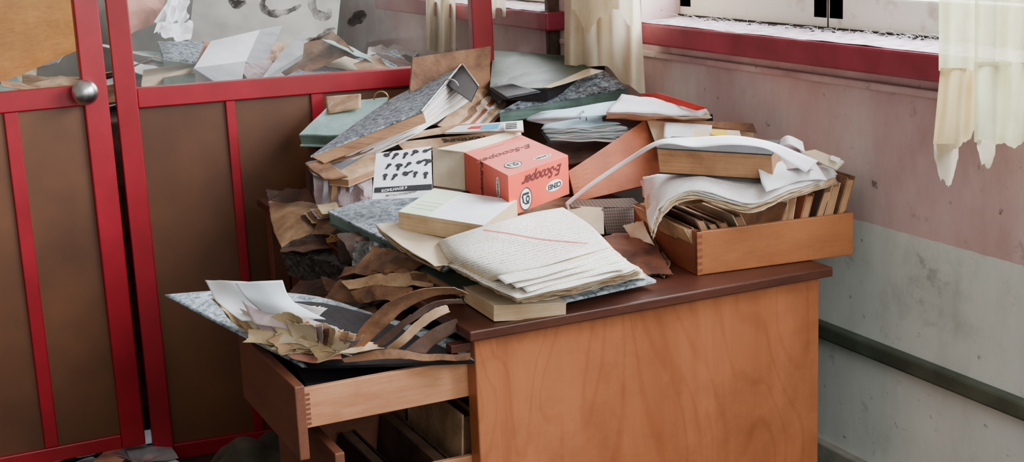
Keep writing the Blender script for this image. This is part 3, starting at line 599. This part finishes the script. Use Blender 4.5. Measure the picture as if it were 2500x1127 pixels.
# key leaflet
kl = thing('catalogue_leaflet', 'white leaflet printed with black key silhouettes and a company name', 'leaflet', D(980, 480, .1))
K0, K1, K2, K3 = D(918, 374, .205), D(1052, 356, .215), D(1056, 480, .135), D(908, 486, .13)
obj('sheet', quad([K0, K1, K2, K3], .0015), M_white, kl)
def kp_(u, v): return (K0*(1-u)+K1*u)*(1-v)+(K3*(1-u)+K2*u)*v
kn = (K1-K0).cross(K3-K0).normalized(); kn = kn if kn.dot(CAM-K0) > 0 else -kn
random.seed(21)
for i in range(15):
    u = .20+.175*(i % 5)+.06*(i//5 % 2); v = .09+.22*(i//5)+random.uniform(-.02, .02); c = kp_(u, v)+kn*.001; an = random.uniform(-2.3, -1.7)+(0 if i % 4 else 2.6)
    ux = (K1-K0).normalized(); uy = kn.cross(ux); dd = ux*math.cos(an)+uy*math.sin(an); pp = kn.cross(dd); s = random.uniform(.0056, .0068); k_ = kn*.0004; w_ = s*.5
    bm = disc(c, dd*s, pp*s*(.9+.4*(i % 3 == 0)), lift=.0004, seg=14, hole=.16)
    flat([c+dd*s*.7+pp*w_+k_, c+dd*s*.7-pp*w_+k_, c+dd*s*2.6-pp*w_*.7+k_, c+dd*s*2.9+k_, c+dd*s*2.6+pp*w_*.7+k_], bm)
    for q_ in (1.4, 1.9, 2.3): flat([c+dd*s*q_+k_, c+dd*s*(q_+.25)+pp*s*.95+k_, c+dd*s*(q_+.4)+k_], bm)
    obj('key_picture', bm, M_ink, kl)
obj('black_band', flat([kp_(.03, .76)+kn*.0012, kp_(1, .76)+kn*.0012, kp_(1, .87)+kn*.0012, kp_(.03, .87)+kn*.0012]), M_ink, kl)
text('KOHLHAGE & CO. KG', .0125, kp_(.5, .815)+kn*.0012, K1-K0, K0-K3, M_wht, kl, bold=.0002, w=.72); text('METALLWARENFABRIK', .0095, kp_(.53, .92)+kn*.001, K1-K0, K0-K3, M_ink, kl, bold=.0002, w=.8)
# coral box
HB = .2; cC, cR, cL = D(1240, 428, HB), D(1387, 378, HB), D(1133, 371, HB); cb = cR+cL-cC; hh = .085
rbx = thing('packing_box', 'upside down coral red product box with script lettering and open flap', 'box', (cC+cb)/2-Z*hh)
obj('body', box(cC-Z*hh, cR-cC, cL-cC, Z*hh, .001), M_redbox, rbx)
eR = (cR-cC).normalized(); eL = (cL-cC).normalized(); wR = (cR-cC).length; wL = (cL-cC).length
obj('end_flap', quad([cL, D(1056, 358, .205), D(1058, 452, .125), cL-Z*hh+V((-.002, 0, 0))], .0015), M_cream, rbx)
obj('top_flap', quad([cL+Z*.001, cb+Z*.001, cb+(cb-cR)*.05+Z*.012, D(1068, 362, .208)], .0015), M_cream, rbx)
def oval(o, ux, uy, a, b, name='oval_badge'):
    ux = ux.normalized(); uy = uy.normalized(); obj(name, disc(o, ux*a, uy*b, lift=.0006), M_wht, rbx); text('CENEI', b*1.3, o, ux, uy, M_ink, rbx, lift=.0012, bold=.0006, w=1.25*a/b/2.75)
tf_ = lambda a, b: cC+(cR-cC)*a+(cL-cC)*b
oval(tf_(.70, .17), -eR, -eL, .036, .016); oval(tf_(.74, 0)-Z*.054, -eR, -Z, .034, .0115)
def script(ctr, ux, uy, s, w): text('E-Scooper', s, ctr, ux, uy, M_inkred, rbx, shear=.5, bold=.0009, w=w)
script(tf_(.42, .60), -eR, -eL, .050, 1.05); script(tf_(.56, 0)-Z*.022, -eR, -Z, .031, 1.2)
def emblem(o, ux, uy, r):
    ux = ux.normalized(); uy = uy.normalized(); n_ = ux.cross(uy).normalized()
    obj('emblem_disc', disc(o, ux*r, uy*r, lift=.0006), M_wht, rbx)
    bm = disc(o, ux*r, uy*r, lift=.0011, hole=.9); q = o+n_*.0011
    def poly(*pp): flat([q+ux*r*x+uy*r*y for x, y in pp], bm)
    disc(o-ux*r*.3+uy*r*.05, ux*r*.34, uy*r*.34, bm, .0011, 20, .45)
    poly((-.55, .5), (.1, .5), (.1, .36), (-.55, .36)); poly((.05, .5), (.6, .2), (.5, .08), (.05, .36)); poly((.5, .22), (.7, -.35), (.45, -.4), (.3, .15)); poly((-.6, -.33), (.62, -.33), (.5, -.55), (-.5, -.55))
    obj('emblem_print', bm, M_ink, rbx)
emblem(tf_(.25, .22), -eR, -eL, .031); emblem(tf_(.26, 0)-Z*.06, -eR, -Z, .024)
text('staubsaugerbeutel', .012, tf_(.42, .88), -eR, -eL, M_inkred, rbx)
oL = tf_(0, .22)-Z*.036; obj('oval_badge', disc(oL, -Z*.022, (cC-cL).normalized()*.012, lift=.0006), M_wht, rbx); text('CENEI', .0125, oL, -Z, cC-cL, M_ink, rbx, lift=.0012, bold=.0004)
text('E-Scooper', .026, tf_(0, .58)-Z*.042, -Z, cC-cL, M_inkred, rbx, shear=.4, bold=.0006, w=.85)
# cardboards at far left
sheet('kraft_envelope', 'large brown kraft envelope with bent corner at the left of the pile', 'envelope', R(((655, 492, .03), (700, 478, .05), (765, 484, .05)), ((668, 560, .0), (730, 552, .02), (800, 545, .02)), ((690, 612, -.02), (760, 590, -.01), (812, 575, -.01))), M_tan, .003, crink=.0075, torn=.002, res=(20, 16))
sheet('torn_board', 'torn dark cardboard piece above the brown kraft envelope', 'card', R(((650, 465, .06), (720, 458, .08), (795, 462, .09)), ((655, 492, .05), (730, 492, .055), (800, 502, .06))), M_dkraft, .004, crink=.01, torn=.005)
sheet('kraft_sleeve', 'brown kraft sleeve below the pale marbled binder at left', 'envelope', R(((740, 508, .045), (800, 530, .04), (880, 560, .03)), ((720, 560, .01), (790, 575, .0), (860, 590, .0))), M_kraft, .003, crink=.012, torn=.003)
db = thing('dark_file_box', 'dark marbled file box with frayed top below the kraft envelope', 'box', D(770, 690, -.06))
obj('body', quad(P4((684, 612, -.02), (740, 560, .01), (940, 600, .0), (862, 650, -.03)), .07, crink=.006), M_marbd, db)
obj('flap', quad([D(690, 596, -.01), D(850, 578, .005), D(872, 600, .0), D(682, 620, -.018)], .002, crink=.012, torn=.004, res=(20, 8)), M_dkraft, db)
hg = thing('lever_mechanism', 'small brass lever mechanism of a file by the kraft sleeve', 'metal fitting', D(825, 585, .01))
obj('plate', quad(P4((795, 580, .02), (850, 572, .023), (853, 584, .017), (798, 592, .015)), .0012), M_brass, hg); ring(D(826, 582, .019), RW, Z, .01, hg, M_brass, .0012); ring(D(812, 583, .018), RW, Z, .008, hg, M_brass, .0012)
# dark torn leaves added in place of deep shade at the left desk edge
random.seed(31)
dl = ['near the brass lever', 'under the pale marbled binder tip', 'over the desk edge above the tent folded sheet', 'beside the dark file box', 'low against the desk side', 'behind the kraft sheets', 'just left of the dark green folder', 'between the dark file box and tan sheet', 'under the curled strip', 'nearest to the desk corner', 'below the dark file box', 'right below the tent folded sheet', 'above the curved brown sheets', 'left of the curved brown sheets']
for k, (x, y, h) in enumerate(((860, 565, .02), (830, 545, .035), (900, 615, .01), (880, 650, -.02), (930, 700, -.06), (960, 640, .02), (905, 600, .035), (850, 700, -.05), (1010, 700, -.03), (1080, 740, -.03), (790, 700, -.07), (930, 735, -.05), (1000, 730, -.03), (870, 745, -.05))):
    c = D(x, y, h); a = random.uniform(-1, .4); u = V((math.cos(a), math.sin(a), random.uniform(-.35, .1)))*random.uniform(.05, .09); v_ = V((-math.sin(a), math.cos(a), random.uniform(-.2, .7)))*random.uniform(.03, .05)
    sheet('shade_leaf', 'dark torn paper leaf added for shade ' + dl[k], 'paper', [[c-u+v_, c+v_*1.1, c+u+v_], [c-u, c+Z*.012, c+u*.9], [c-u-v_, c-v_*.9, c+u-v_]], [M_dkraft, M_kraft, M_dkraft, M_black, M_dkraft, M_marbd][k % 6], .0014, crink=.012, torn=.004)
le = ['highest of the frayed leaf ends at the left of the key leaflet', 'second frayed leaf end below the grey mauve box', 'third frayed leaf end below the grey mauve box', 'fourth frayed leaf end, beside the pale marbled binder', 'fifth frayed leaf end, above the kraft sleeve', 'lowest frayed leaf end, above the kraft sleeve']
for k in range(6):
    sheet('frayed_leaf', le[k], 'paper', R(((770-8*k, 500+5*k, .075-.007*k), (850, 488+5*k, .08-.007*k), (930, 478+5*k, .085-.007*k)), ((785-6*k, 524+5*k, .06-.007*k), (850, 518+5*k, .065-.007*k), (920, 520+5*k, .065-.007*k))), [M_creamd, M_tan, M_mauve, M_kraft, M_creamd, M_dkraft][k], .0012, crink=.007, torn=.004, res=(18, 8))
# pale marbled binder
pm = thing('binder', 'pale marbled binder under the white ledger block, pointing left', 'binder', D(1000, 600, .04))
P = P4((800, 514, .085), (1010, 452, .108), (1300, 560, .075), (1085, 655, .045)); obj('cover', quad(P, .004), M_marbl, pm)
C_ = sum(P, V())/4; obj('page_block', quad([C_+(p-C_)*.985-Z*.005 for p in P], .022, res=(4, 4)), [M_green, M_edget], pm); obj('back_cover', quad([p-Z*.028 for p in P], .004), M_green, pm)
bl_ = ['topmost beige sheet sliding out under the white ledger block', 'second beige sheet under the white ledger block', 'third beige sheet under the white ledger block', 'fourth pinkish sheet under the white ledger block', 'lowest beige sheet under the white ledger block']
for k in range(5):
    sheet('beige_sheet', bl_[k], 'paper',
          R(((914+3*k, 547+5*k, .112-.004*k), (1010, 538+4*k, .115-.004*k), (1110, 560+4*k, .11-.004*k)), ((980, 600+4*k, .1-.004*k), (1060, 600, .1-.004*k), (1150, 600, .1-.004*k)), ((1062+3*k, 648+3*k, .085-.005*k), (1110, 640, .085-.004*k), (1170, 640, .085-.004*k))), [M_cream, M_creamd, M_tan, M_mauve, M_kraft][k], .0014, crink=.006, torn=.003, res=(20, 12))
# white ledger block
lb = thing('paper_block', 'thick white paper block with a mint green label panel', 'paper block', D(1110, 560, .1))
P = P4((972, 516, .145), (1060, 459, .145), (1262, 488, .145), (1180, 549, .145)); obj('page_block', quad(P, .036, res=(8, 8)), [M_white, M_edgec], lb)
L = lambda a, b: (P[0]*(1-a)+P[3]*a)*(1-b)+(P[1]*(1-a)+P[2]*a)*b+Z*.0005
obj('mint_label', quad([L(.0, .0), L(0, 1), L(.36, 1), L(.36, .0)], .0008, res=(2, 2)), M_mint, lb)
for k in range(3): obj('ruled_line', quad([L(.06, .2+.13*k)+Z*.0004, L(.06, .208+.13*k)+Z*.0004, L(.33, .208+.13*k)+Z*.0004, L(.33, .2+.13*k)+Z*.0004], .0003, res=(1, 1)), M_grey, lb)
wv = thing('patterned_box', 'cream and brown woven pattern box between coral box and tray', 'box', D(1480, 560, .02))
obj('lid', quad(P4((1385, 488, .085), (1545, 482, .085), (1572, 505, .07), (1395, 505, .075)), .004), M_weave, wv)
obj('side_panel', quad(P4((1470, 508, .074), (1570, 503, .07), (1575, 568, .02), (1480, 570, .02)), .004), M_weave, wv)
obj('front_panel', quad(P4((1385, 500, .077), (1472, 506, .075), (1475, 570, .025), (1390, 566, .03)), .004), M_cream, wv)
wl = ['topmost dark torn wrapping paper between the open ledger and tray', 'middle dark torn wrapping paper between the open ledger and tray', 'lowest dark torn wrapping paper between the open ledger and tray']
for k in range(3):
    sheet('brown_wrapper', wl[k], 'paper', R(((1470+14*k, 574+4*k, .034-.008*k), (1545, 566+6*k, .036-.009*k), (1598-6*k, 578, .034-.009*k)), ((1500, 620, .022-.006*k), (1570, 622, .022-.006*k), (1626+5*k, 635, .02-.005*k)), ((1535, 668, .010-.002*k), (1592, 668, .009-.002*k), (1644-10*k, 668+4*k, .009-.002*k))), [M_wrap, M_dkraft, M_kraft][k], .0012, crink=.006, torn=.007, res=(20, 14))
sheet('cream_scrap', 'cream torn scrap beside the left end of the tray', 'paper', Q((1520, 552, .05), (1570, 540, .06), (1600, 600, .03), (1545, 580, .03)), M_cream, .002, crink=.009, torn=.004)
# open ledger stack
bs = thing('open_ledger', 'open stack of handwritten forms with curled top sheet and red line', 'ledger', D(1340, 700, .02))
obj('back_cover', quad(P4((1105, 660, .034), (1450, 600, .034), (1602, 683, .018), (1292, 752, .018)), .005), M_marbl, bs)
for k in range(26):
    f = k/25; j = random.uniform(-10, 10)
    obj('page', patch(R(((1095+j*.5, 642+8*f, .085-.045*f), (1260, 600, .098-.05*f), (1400, 570+8*f, .095-.05*f), (1450+12*f, 575+12*f, .09-.05*f)), ((1180, 690+8*f, .07-.042*f), (1330+j, 655, .085-.05*f), (1440, 632+5*f, .085-.05*f), (1512+14*f, 620+16*f, .08-.048*f)), ((1268+j, 728+14*f, .062-.04*f), (1370+j, 705+16*f, .07-.046*f), (1470+j, 680+16*f, .072-.048*f), (1560+14*f+j, 656+22*f, .07-.048*f))), .001, res=(24, 12), crink=.0079 if k > 5 else .004, torn=.005*(k > 4)), [M_form, M_creamd, M_cream, M_tan, M_cream][k % 5 if k else 0], bs, True)
for k in range(3):
    obj('loose_form', patch(R(((1210+30*k, 672+12*k, .09-.007*k), (1350+20*k, 640+9*k, .1-.007*k), (1478+16*k, 598+17*k, .1-.007*k)), ((1235+26*k, 690+11*k, .085-.007*k), (1370+20*k, 660+9*k, .092-.007*k), (1500+18*k, 618+17*k, .093-.007*k))), .0012, res=(14, 4), crink=.002), M_strip, bs, True)
rw = (((1068, 600, .085), (1082, 583, .118), (1190, 548, .145), (1290, 520, .15), (1374, 505, .145)), ((1090, 640, .075), (1125, 622, .108), (1240, 590, .122), (1350, 560, .125), (1440, 548, .12)), ((1180, 682, .07), (1225, 668, .09), (1320, 648, .1), (1400, 625, .105), (1492, 600, .10)))
obj('curled_top_sheet', patch(R(*rw), .0022, res=(30, 16)), M_form, bs, True)
obj('curled_page', patch([[p-Z*.006+V((.004, -.004, 0)) for p in r] for r in R(*rw)], .002, res=(26, 12), crink=.003), M_cream, bs, True)
obj('red_line', patch(R(((1180, 559, .1425), (1240, 567, .1375), (1320, 581, .127), (1400, 589, .118), (1435, 591, .114)), ((1180, 562, .1405), (1240, 570.5, .1355), (1320, 585, .1245), (1400, 592.5, .1155), (1435, 594, .1125))), .0008, res=(20, 1)), M_redline, bs)
ledger('cream block of blank pages under the open ledger at the desk corner', [(1130, 698, .032), (1262, 655, .032), (1384, 738, .022), (1205, 745, .032)], .029, M_cream, M_edgec, 'page_block_book', 'paper block', .001)
sheet('torn_kraft_sheet', 'brown kraft sheet folded like a tent above the open drawer', 'paper', R(((905, 600, .05), (960, 612, .05), (1050, 640, .04)), ((865, 640, .02), (920, 655, .03), (1000, 662, .03)), ((822, 674, .0), (900, 668, .02), (960, 660, .02))), M_kraft, .002, crink=.011, torn=.003)
sheet('torn_kraft_sheet', 'brown sheet just below the tent folded kraft sheet', 'paper', R(((830, 685, .0), (930, 668, .02), (1050, 662, .03)), ((850, 705, -.01), (940, 700, .0), (1060, 695, .01))), M_tan, .002, crink=.011, torn=.004)
sheet('torn_kraft_sheet', 'lowest small torn brown sheet above the open drawer', 'paper', R(((858, 712, -.01), (920, 695, .01), (1010, 700, .01)), ((880, 742, -.03), (950, 730, -.01), (1010, 722, -.01))), M_kraft, .002, crink=.011, torn=.004)
sheet('torn_kraft_sheet', 'thin brown strip curling beside the desk corner', 'paper', R(((1000, 665, .03), (1060, 668, .03), (1110, 690, .02)), ((1010, 690, .01), (1070, 705, .0), (1140, 730, .0))), M_kraft, .002, crink=.01, torn=.004)
ledger('dark green folder edge under the pale marbled binder', [(905, 590, .04), (1000, 560, .06), (1240, 660, .045), (1120, 705, .03)], .02, M_green, M_edgeb, 'folder', 'folder')
# ================================================================ file on open drawer
df = thing('open_file', 'open marbled file lying on the pulled out drawer with curled sheets', 'file', D(760, 860, -.07))
obj('cover', patch(R(((402, 718, .0), (560, 708, .0), (760, 720, -.015), (900, 760, -.03)), ((560, 800, -.03), (680, 800, -.035), (880, 820, -.045), (1120, 830, -.05)), ((738, 892, -.062), (860, 890, -.062), (1010, 885, -.062), (1158, 878, -.062))), .004, res=(20, 14)), M_marbl, df, True)
obj('shade_overlay', patch(R(((600, 745, .008), (760, 735, -.0), (900, 765, -.015)), ((755, 893, -.056), (930, 888, -.056), (1158, 880, -.055))), .006, res=(10, 10)), M_black, df)  # black layer over the cover, standing in for shade beneath the papers
for k in range(20):
    f = k/19; j = random.uniform(-14, 14)
    obj('page', patch(R(((512+5*k, 722+3*k, .034-.001*k), (570+6*k, 728+3*k, .02), (640+8*k, 745, .012)), ((590+4*k+j, 800-2*k, .002-.001*k), (640+5*k, 795, -.004), (720, 800, -.01)), ((690+4*k+j, 866-2*k, -.028), (750+4*k+j, 855, -.025), (840+3*k, 852-1.5*k, -.025))), .001, res=(22, 16), crink=.0079, torn=.003), [M_creamd, M_tan, M_cream, M_mauve][k % 4], df, True)
for k in range(16):
    a0 = D(545+19*k, 738+5*k, .04-.002*k+random.uniform(-.008, .014)); a1 = D(635+17*k, 756+4*k, .034+random.uniform(-.015, .012)); b0 = D(610+14*k, 812+3*k, -.006-.0012*k); b1 = D(700+10*k, 828+1.6*k, -.016)
    mdp = (a0+b1)/2+Z*random.uniform(.0, .015)
    obj('curled_leaf', patch([[a0, (a0+a1)/2+Z*random.uniform(-.012, .012), a1], [(a0+b0)/2-Z*.008, mdp-Z*.012, (a1+b1)/2-Z*.006], [b0, (b0+b1)/2, b1]], .001, res=(16, 14), crink=.006, torn=.004), [M_creamd, M_tan, M_cream, M_mauve, M_kraft, M_creamd][k % 6], df, True)
obj('white_sheet', patch(R(((503, 684, .085), (560, 684, .09), (640, 690, .085)), ((530, 735, .055), (600, 745, .045), (690, 760, .035)), ((590, 782, .024), (670, 788, .016), (750, 792, .014))), .0015, res=(14, 12), crink=.006), M_white, df, True)
obj('blue_white_sheet', patch(R(((575, 690, .1), (630, 686, .103), (690, 684, .1)), ((600, 725, .075), (670, 735, .065), (715, 735, .06)), ((640, 762, .042), (730, 774, .035), (795, 778, .03))), .0015, res=(14, 12), crink=.002), M_bluew, df, True)
obj('curled_sheet', patch(R(((700, 735, .045), (750, 745, .045), (800, 752, .04)), ((690, 770, .02), (740, 790, .01), (770, 775, .025))), .0015, res=(12, 8), crink=.007), M_white, df, True)
obj('mauve_sheet', patch(R(((590, 732, .066), (650, 760, .044), (730, 770, .034), (820, 800, .01)), ((620, 790, .026), (690, 800, .016), (770, 815, .004), (855, 822, -.008))), .0015, res=(14, 8), crink=.006), M_mauve, df, True)
for k in range(10):
    f = k/9; c = D(680+160*f+random.uniform(-10, 10), 825+28*f+random.uniform(-8, 6), -.006-.014*f); a = random.uniform(-.8, .3)
    u = V((math.cos(a), math.sin(a), random.uniform(-.3, .1)))*random.uniform(.04, .07); v_ = V((-math.sin(a), math.cos(a), random.uniform(.1, .7)))*random.uniform(.015, .03)
    obj('crumpled_page', patch([[c-u+v_, c+v_*1.2, c+u+v_], [c-u*.9, c-Z*.004, c+u*.8], [c-u-v_*.6, c-v_*.5, c+u-v_*.6]], .001, res=(18, 12), crink=.0079, torn=.003), [M_creamd, M_tan, M_cream, M_tan][k % 4], df, True)
obj('pink_page', patch(R(((690, 858, -.032), (760, 862, -.032), (830, 858, -.032)), ((715, 876, -.042), (770, 882, -.042), (835, 876, -.042))), .0015, res=(10, 4), crink=.007), M_pink, df, True)
obj('curved_brown_sheet', patch(R(((850, 856, -.03), (880, 800, .02), (950, 735, .07), (1030, 702, .09), (1110, 698, .085)), ((868, 862, -.034), (915, 820, .0), (985, 758, .045), (1060, 720, .068), (1145, 716, .06))), .0012, res=(36, 14), crink=.003, torn=.002), M_kraft, df, True)
obj('curved_brown_sheet', patch(R(((866, 862, -.034), (920, 830, -.012), (992, 772, .03), (1066, 734, .052), (1130, 728, .045)), ((880, 868, -.037), (938, 842, -.02), (1004, 788, .018), (1076, 746, .04), (1140, 742, .032))), .0012, res=(36, 6), crink=.003, torn=.003), M_dkraft, df, True)
obj('curved_tan_sheet', patch(R(((938, 852, -.03), (975, 822, -.006), (1018, 780, .022), (1060, 752, .04), (1092, 742, .042)), ((966, 856, -.034), (992, 836, -.018), (1032, 800, .006), (1070, 774, .024), (1100, 760, .03))), .0012, res=(24, 8), crink=.003, torn=.002), M_tan, df, True)
obj('curved_brown_sheet', patch(R(((985, 856, -.036), (1020, 828, -.02), (1068, 796, .0), (1115, 776, .008)), ((1040, 862, -.045), (1060, 842, -.034), (1095, 820, -.02), (1130, 802, -.012))), .0014, res=(20, 8), crink=.005), M_dkraft, df, True)
obj('flat_tan_sheet', patch(R(((832, 874, -.04), (950, 850, -.025), (1060, 862, -.04), (1150, 862, -.045)), ((840, 884, -.047), (960, 874, -.04), (1060, 878, -.047), (1150, 876, -.05))), .0015, res=(24, 6), crink=.0079, torn=.003), M_kraft, df)
ring(D(836, 845, -.022), RW, Z, .026, df, M_metal, .0018, -.2, math.pi+.1)
ledger('dark folder lying inside the upper drawer below the open marbled file', [(745, 935, -.085), (700, 860, -.08), (1080, 840, -.085), (1155, 890, -.09)], .03, M_black, M_dkraft, 'folder', 'folder')
# ================================================================ wooden tray with files
T0, T1, T2 = D(1703, 673, 0), D(2083, 622, 0), D(1561, 602, 0); tx = (T1-T0); ty = T2-T0; ty = V((-tx.y, tx.x, 0)).normalized()*ty.length*1.12
ux_, uy_ = tx.normalized(), ty.normalized(); tw, tl = tx.length, ty.length; TH = .088; th = .011
tr = thing('wooden_tray', 'dovetailed wooden tray with a hand hole, overhanging the right desk edge', 'tray', T0+tx/2+ty/2)
tz = Z*.001
obj('front_board', box(T0+tz, tx, uy_*th, Z*TH, .002), M_tray, tr)
obj('back_board', box(T0+ty-uy_*th+tz, tx, uy_*th, Z*TH, .002), M_tray, tr)
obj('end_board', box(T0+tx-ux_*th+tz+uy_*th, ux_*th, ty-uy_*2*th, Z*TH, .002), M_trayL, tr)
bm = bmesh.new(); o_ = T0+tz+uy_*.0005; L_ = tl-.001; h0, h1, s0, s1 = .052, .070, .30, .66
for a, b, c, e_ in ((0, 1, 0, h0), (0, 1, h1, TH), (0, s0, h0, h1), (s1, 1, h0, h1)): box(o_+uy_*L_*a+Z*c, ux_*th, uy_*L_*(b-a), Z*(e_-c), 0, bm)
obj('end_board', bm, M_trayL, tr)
obj('bottom_board', box(T0+tz+ux_*th+uy_*th, ux_*(tw-2*th), uy_*(tl-2*th), Z*.006, 0), M_drwd, tr)
bm = bmesh.new()
for i in range(6): box(T0+tz-uy_*.0006+Z*(.006+i*.0138), ux_*th, uy_*.001, Z*.0068, 0, bm)
obj('dovetail_joint', bm, M_trayL, tr)
def tp_(a, b, z): return T0+tx*a+ty*b+Z*z
random.seed(5)
lab = ['leftmost tan file standing in the wooden tray', 'second file from the left in the tray, dark edged', 'third file in the tray, black', 'fourth file in the tray, tan', 'fifth file in the tray under the wavy booklet', 'sixth file in the tray, brown', 'seventh file in the tray, cream', 'eighth file in the tray, brown, near the wall', 'ninth file in the tray, dark, near the wall', 'tenth file in the tray, tan, near the wall', 'rightmost brown file standing in the tray by the wall']
for i in range(11):
    a = .08+.078*i; hgt = (.085, .10, .09, .09, .10, .115, .125, .125, .13, .14, .15)[i]; lean = random.uniform(.02, .05)*(1 if i > 4 else -1.2)
    t = thing('card_file', lab[i], 'file', tp_(a, .5, .01)); mt = [M_tan, M_dkraft, M_black, M_kraft, M_cream, M_kraft, M_cream, M_carton, M_dkraft, M_tan, M_kraft][i]
    up_ = Z*hgt+ux_*lean; o_ = tp_(a, .07, .009)
    obj('cover', box(o_, ux_*.003, ty*.82, up_, .0006), mt, t); obj('pages', box(o_+ux_*.0035, ux_*.014, ty*.8, up_*.95, .0006), M_lines, t); obj('cover', box(o_+ux_*.018, ux_*.002, ty*.82, up_, .0006), mt, t)
wb = thing('wavy_booklet', 'white booklet drooping in waves over the left side of the tray', 'booklet', D(1800, 470, .1))
far = ((1568, 432, .125), (1615, 424, .165), (1720, 420, .18), (1800, 432, .17), (1900, 418, .18), (2030, 398, .19)); near = ((1592, 560, .085), (1612, 500, .135), (1690, 462, .165), (1825, 494, .145), (1930, 462, .165), (2045, 425, .17))
mid_ = tuple(((a[0]+b[0])/2-4, (a[1]+b[1])/2-3, (a[2]+b[2])/2+.004) for a, b in zip(far, near))
for k in range(8):
    rr = [[D(x+random.uniform(-7, 7)*(k > 0), y, h)-Z*.0028*k for x, y, h in r] for r in (far, mid_, near)]
    obj('page', patch(rr, .0012, res=(40, 10), crink=.004, torn=.005 if k else 0), [M_whitel, M_white, M_cream, M_whitel, M_creamd, M_cream, M_tan, M_cream][k], wb, True)
sheet('curled_paper', 'thin tan curled sheet hanging under the wavy booklet over the tray', 'paper', R(((1640, 470, .14), (1720, 470, .14), (1780, 490, .13)), ((1655, 500, .12), (1760, 500, .125), (1850, 520, .115))), M_tan, .002, crink=.01, torn=.004)
sheet('curled_paper', 'pale sheet on the right of the wavy booklet below the strip end', 'paper', R(((1850, 410, .2), (1930, 385, .215), (1990, 390, .205)), ((1870, 470, .165), (1960, 440, .175), (2020, 440, .17))), M_white, .002, crink=.008)
sheet('mauve_sheet', 'mauve grey sheet between brown ledger and curling strip end', 'paper', R(((1880, 365, .22), (1930, 345, .235), (1975, 365, .22)), ((1880, 420, .19), (1930, 410, .2), (1985, 420, .19))), M_mauve, .002, crink=.01)
sheet('label_folder', 'tan folder with small white label at the far right of the pile', 'folder', Q((1950, 372, .215), (1990, 364, .222), (2060, 392, .205), (2040, 412, .19)), M_cream, .006, smooth=False)
sheet('small_label', 'tiny white label on the tan folder at the far right', 'label', Q((2030, 378, .215), (2052, 386, .211), (2048, 396, .205), (2026, 388, .208)), M_wht, .0008, smooth=False)
sheet('white_roll', 'white curled paper edge behind the curling strip near the wall', 'paper', R(((1905, 340, .24), (1925, 330, .25), (1960, 345, .235)), ((1900, 360, .225), (1930, 352, .235), (1965, 370, .22))), M_white, .002)
bl = ledger('thick brown edged ledger lying on the tray under the curling strip', [(1602, 360, .236), (1640, 332, .25), (1905, 342, .25), (1885, 376, .232)], .058, M_black, M_edgeb, 'ledger', 'book')
cs = thing('paper_strip', 'long white paper strip curling down left from the brown ledger', 'paper strip', D(1700, 345, .25))
obj('strip', patch(R(((1378, 496, .10), (1440, 446, .15), (1530, 386, .205), (1610, 341, .258), (1700, 334, .264), (1790, 330, .27), (1880, 345, .262), (1950, 372, .235), (1998, 392, .212)), ((1381, 505, .0985), (1444, 454, .1485), (1536, 393, .2035), (1616, 351, .256), (1700, 358, .252), (1790, 352, .26), (1870, 362, .252), (1925, 395, .222), (1968, 420, .198))), .0009, res=(60, 4)), M_white, cs, True)
# ---------------------------------------------------------------- light
def area(name, loc, target, sx, sy, e, c):
    l = bpy.data.lights.new(name, 'AREA'); l.shape = 'RECTANGLE'; l.size = sx; l.size_y = sy; l.energy = e; l.color = c
    o = bpy.data.objects.new(name, l); COL.objects.link(o); o.location = loc; o.rotation_euler = (V(target)-V(loc)).to_track_quat('-Z', 'Y').to_euler(); return o
area('window_daylight', (2.35, 1.9, 1.9), (.7, 2.3, .5), 2.6, 1.2, 250, (.88, .94, 1.0))
area('far_window_daylight', (2.35, 4.4, 1.8), (.6, 4.5, .8), 1.3, 1.1, 85, (.9, .95, 1.0))
area('room_fill', (1.0, -1.0, 2.0), (1.7, 2.4, .5), 1.3, 1.2, 50, (1.0, .97, .94))  # soft fill lamp added on the camera side
w = bpy.data.worlds.new('World'); SC.world = w; w.use_nodes = True; bg = w.node_tree.nodes['Background']; bg.inputs[0].default_value = (.75, .9, .85, 1); bg.inputs[1].default_value = 1.1
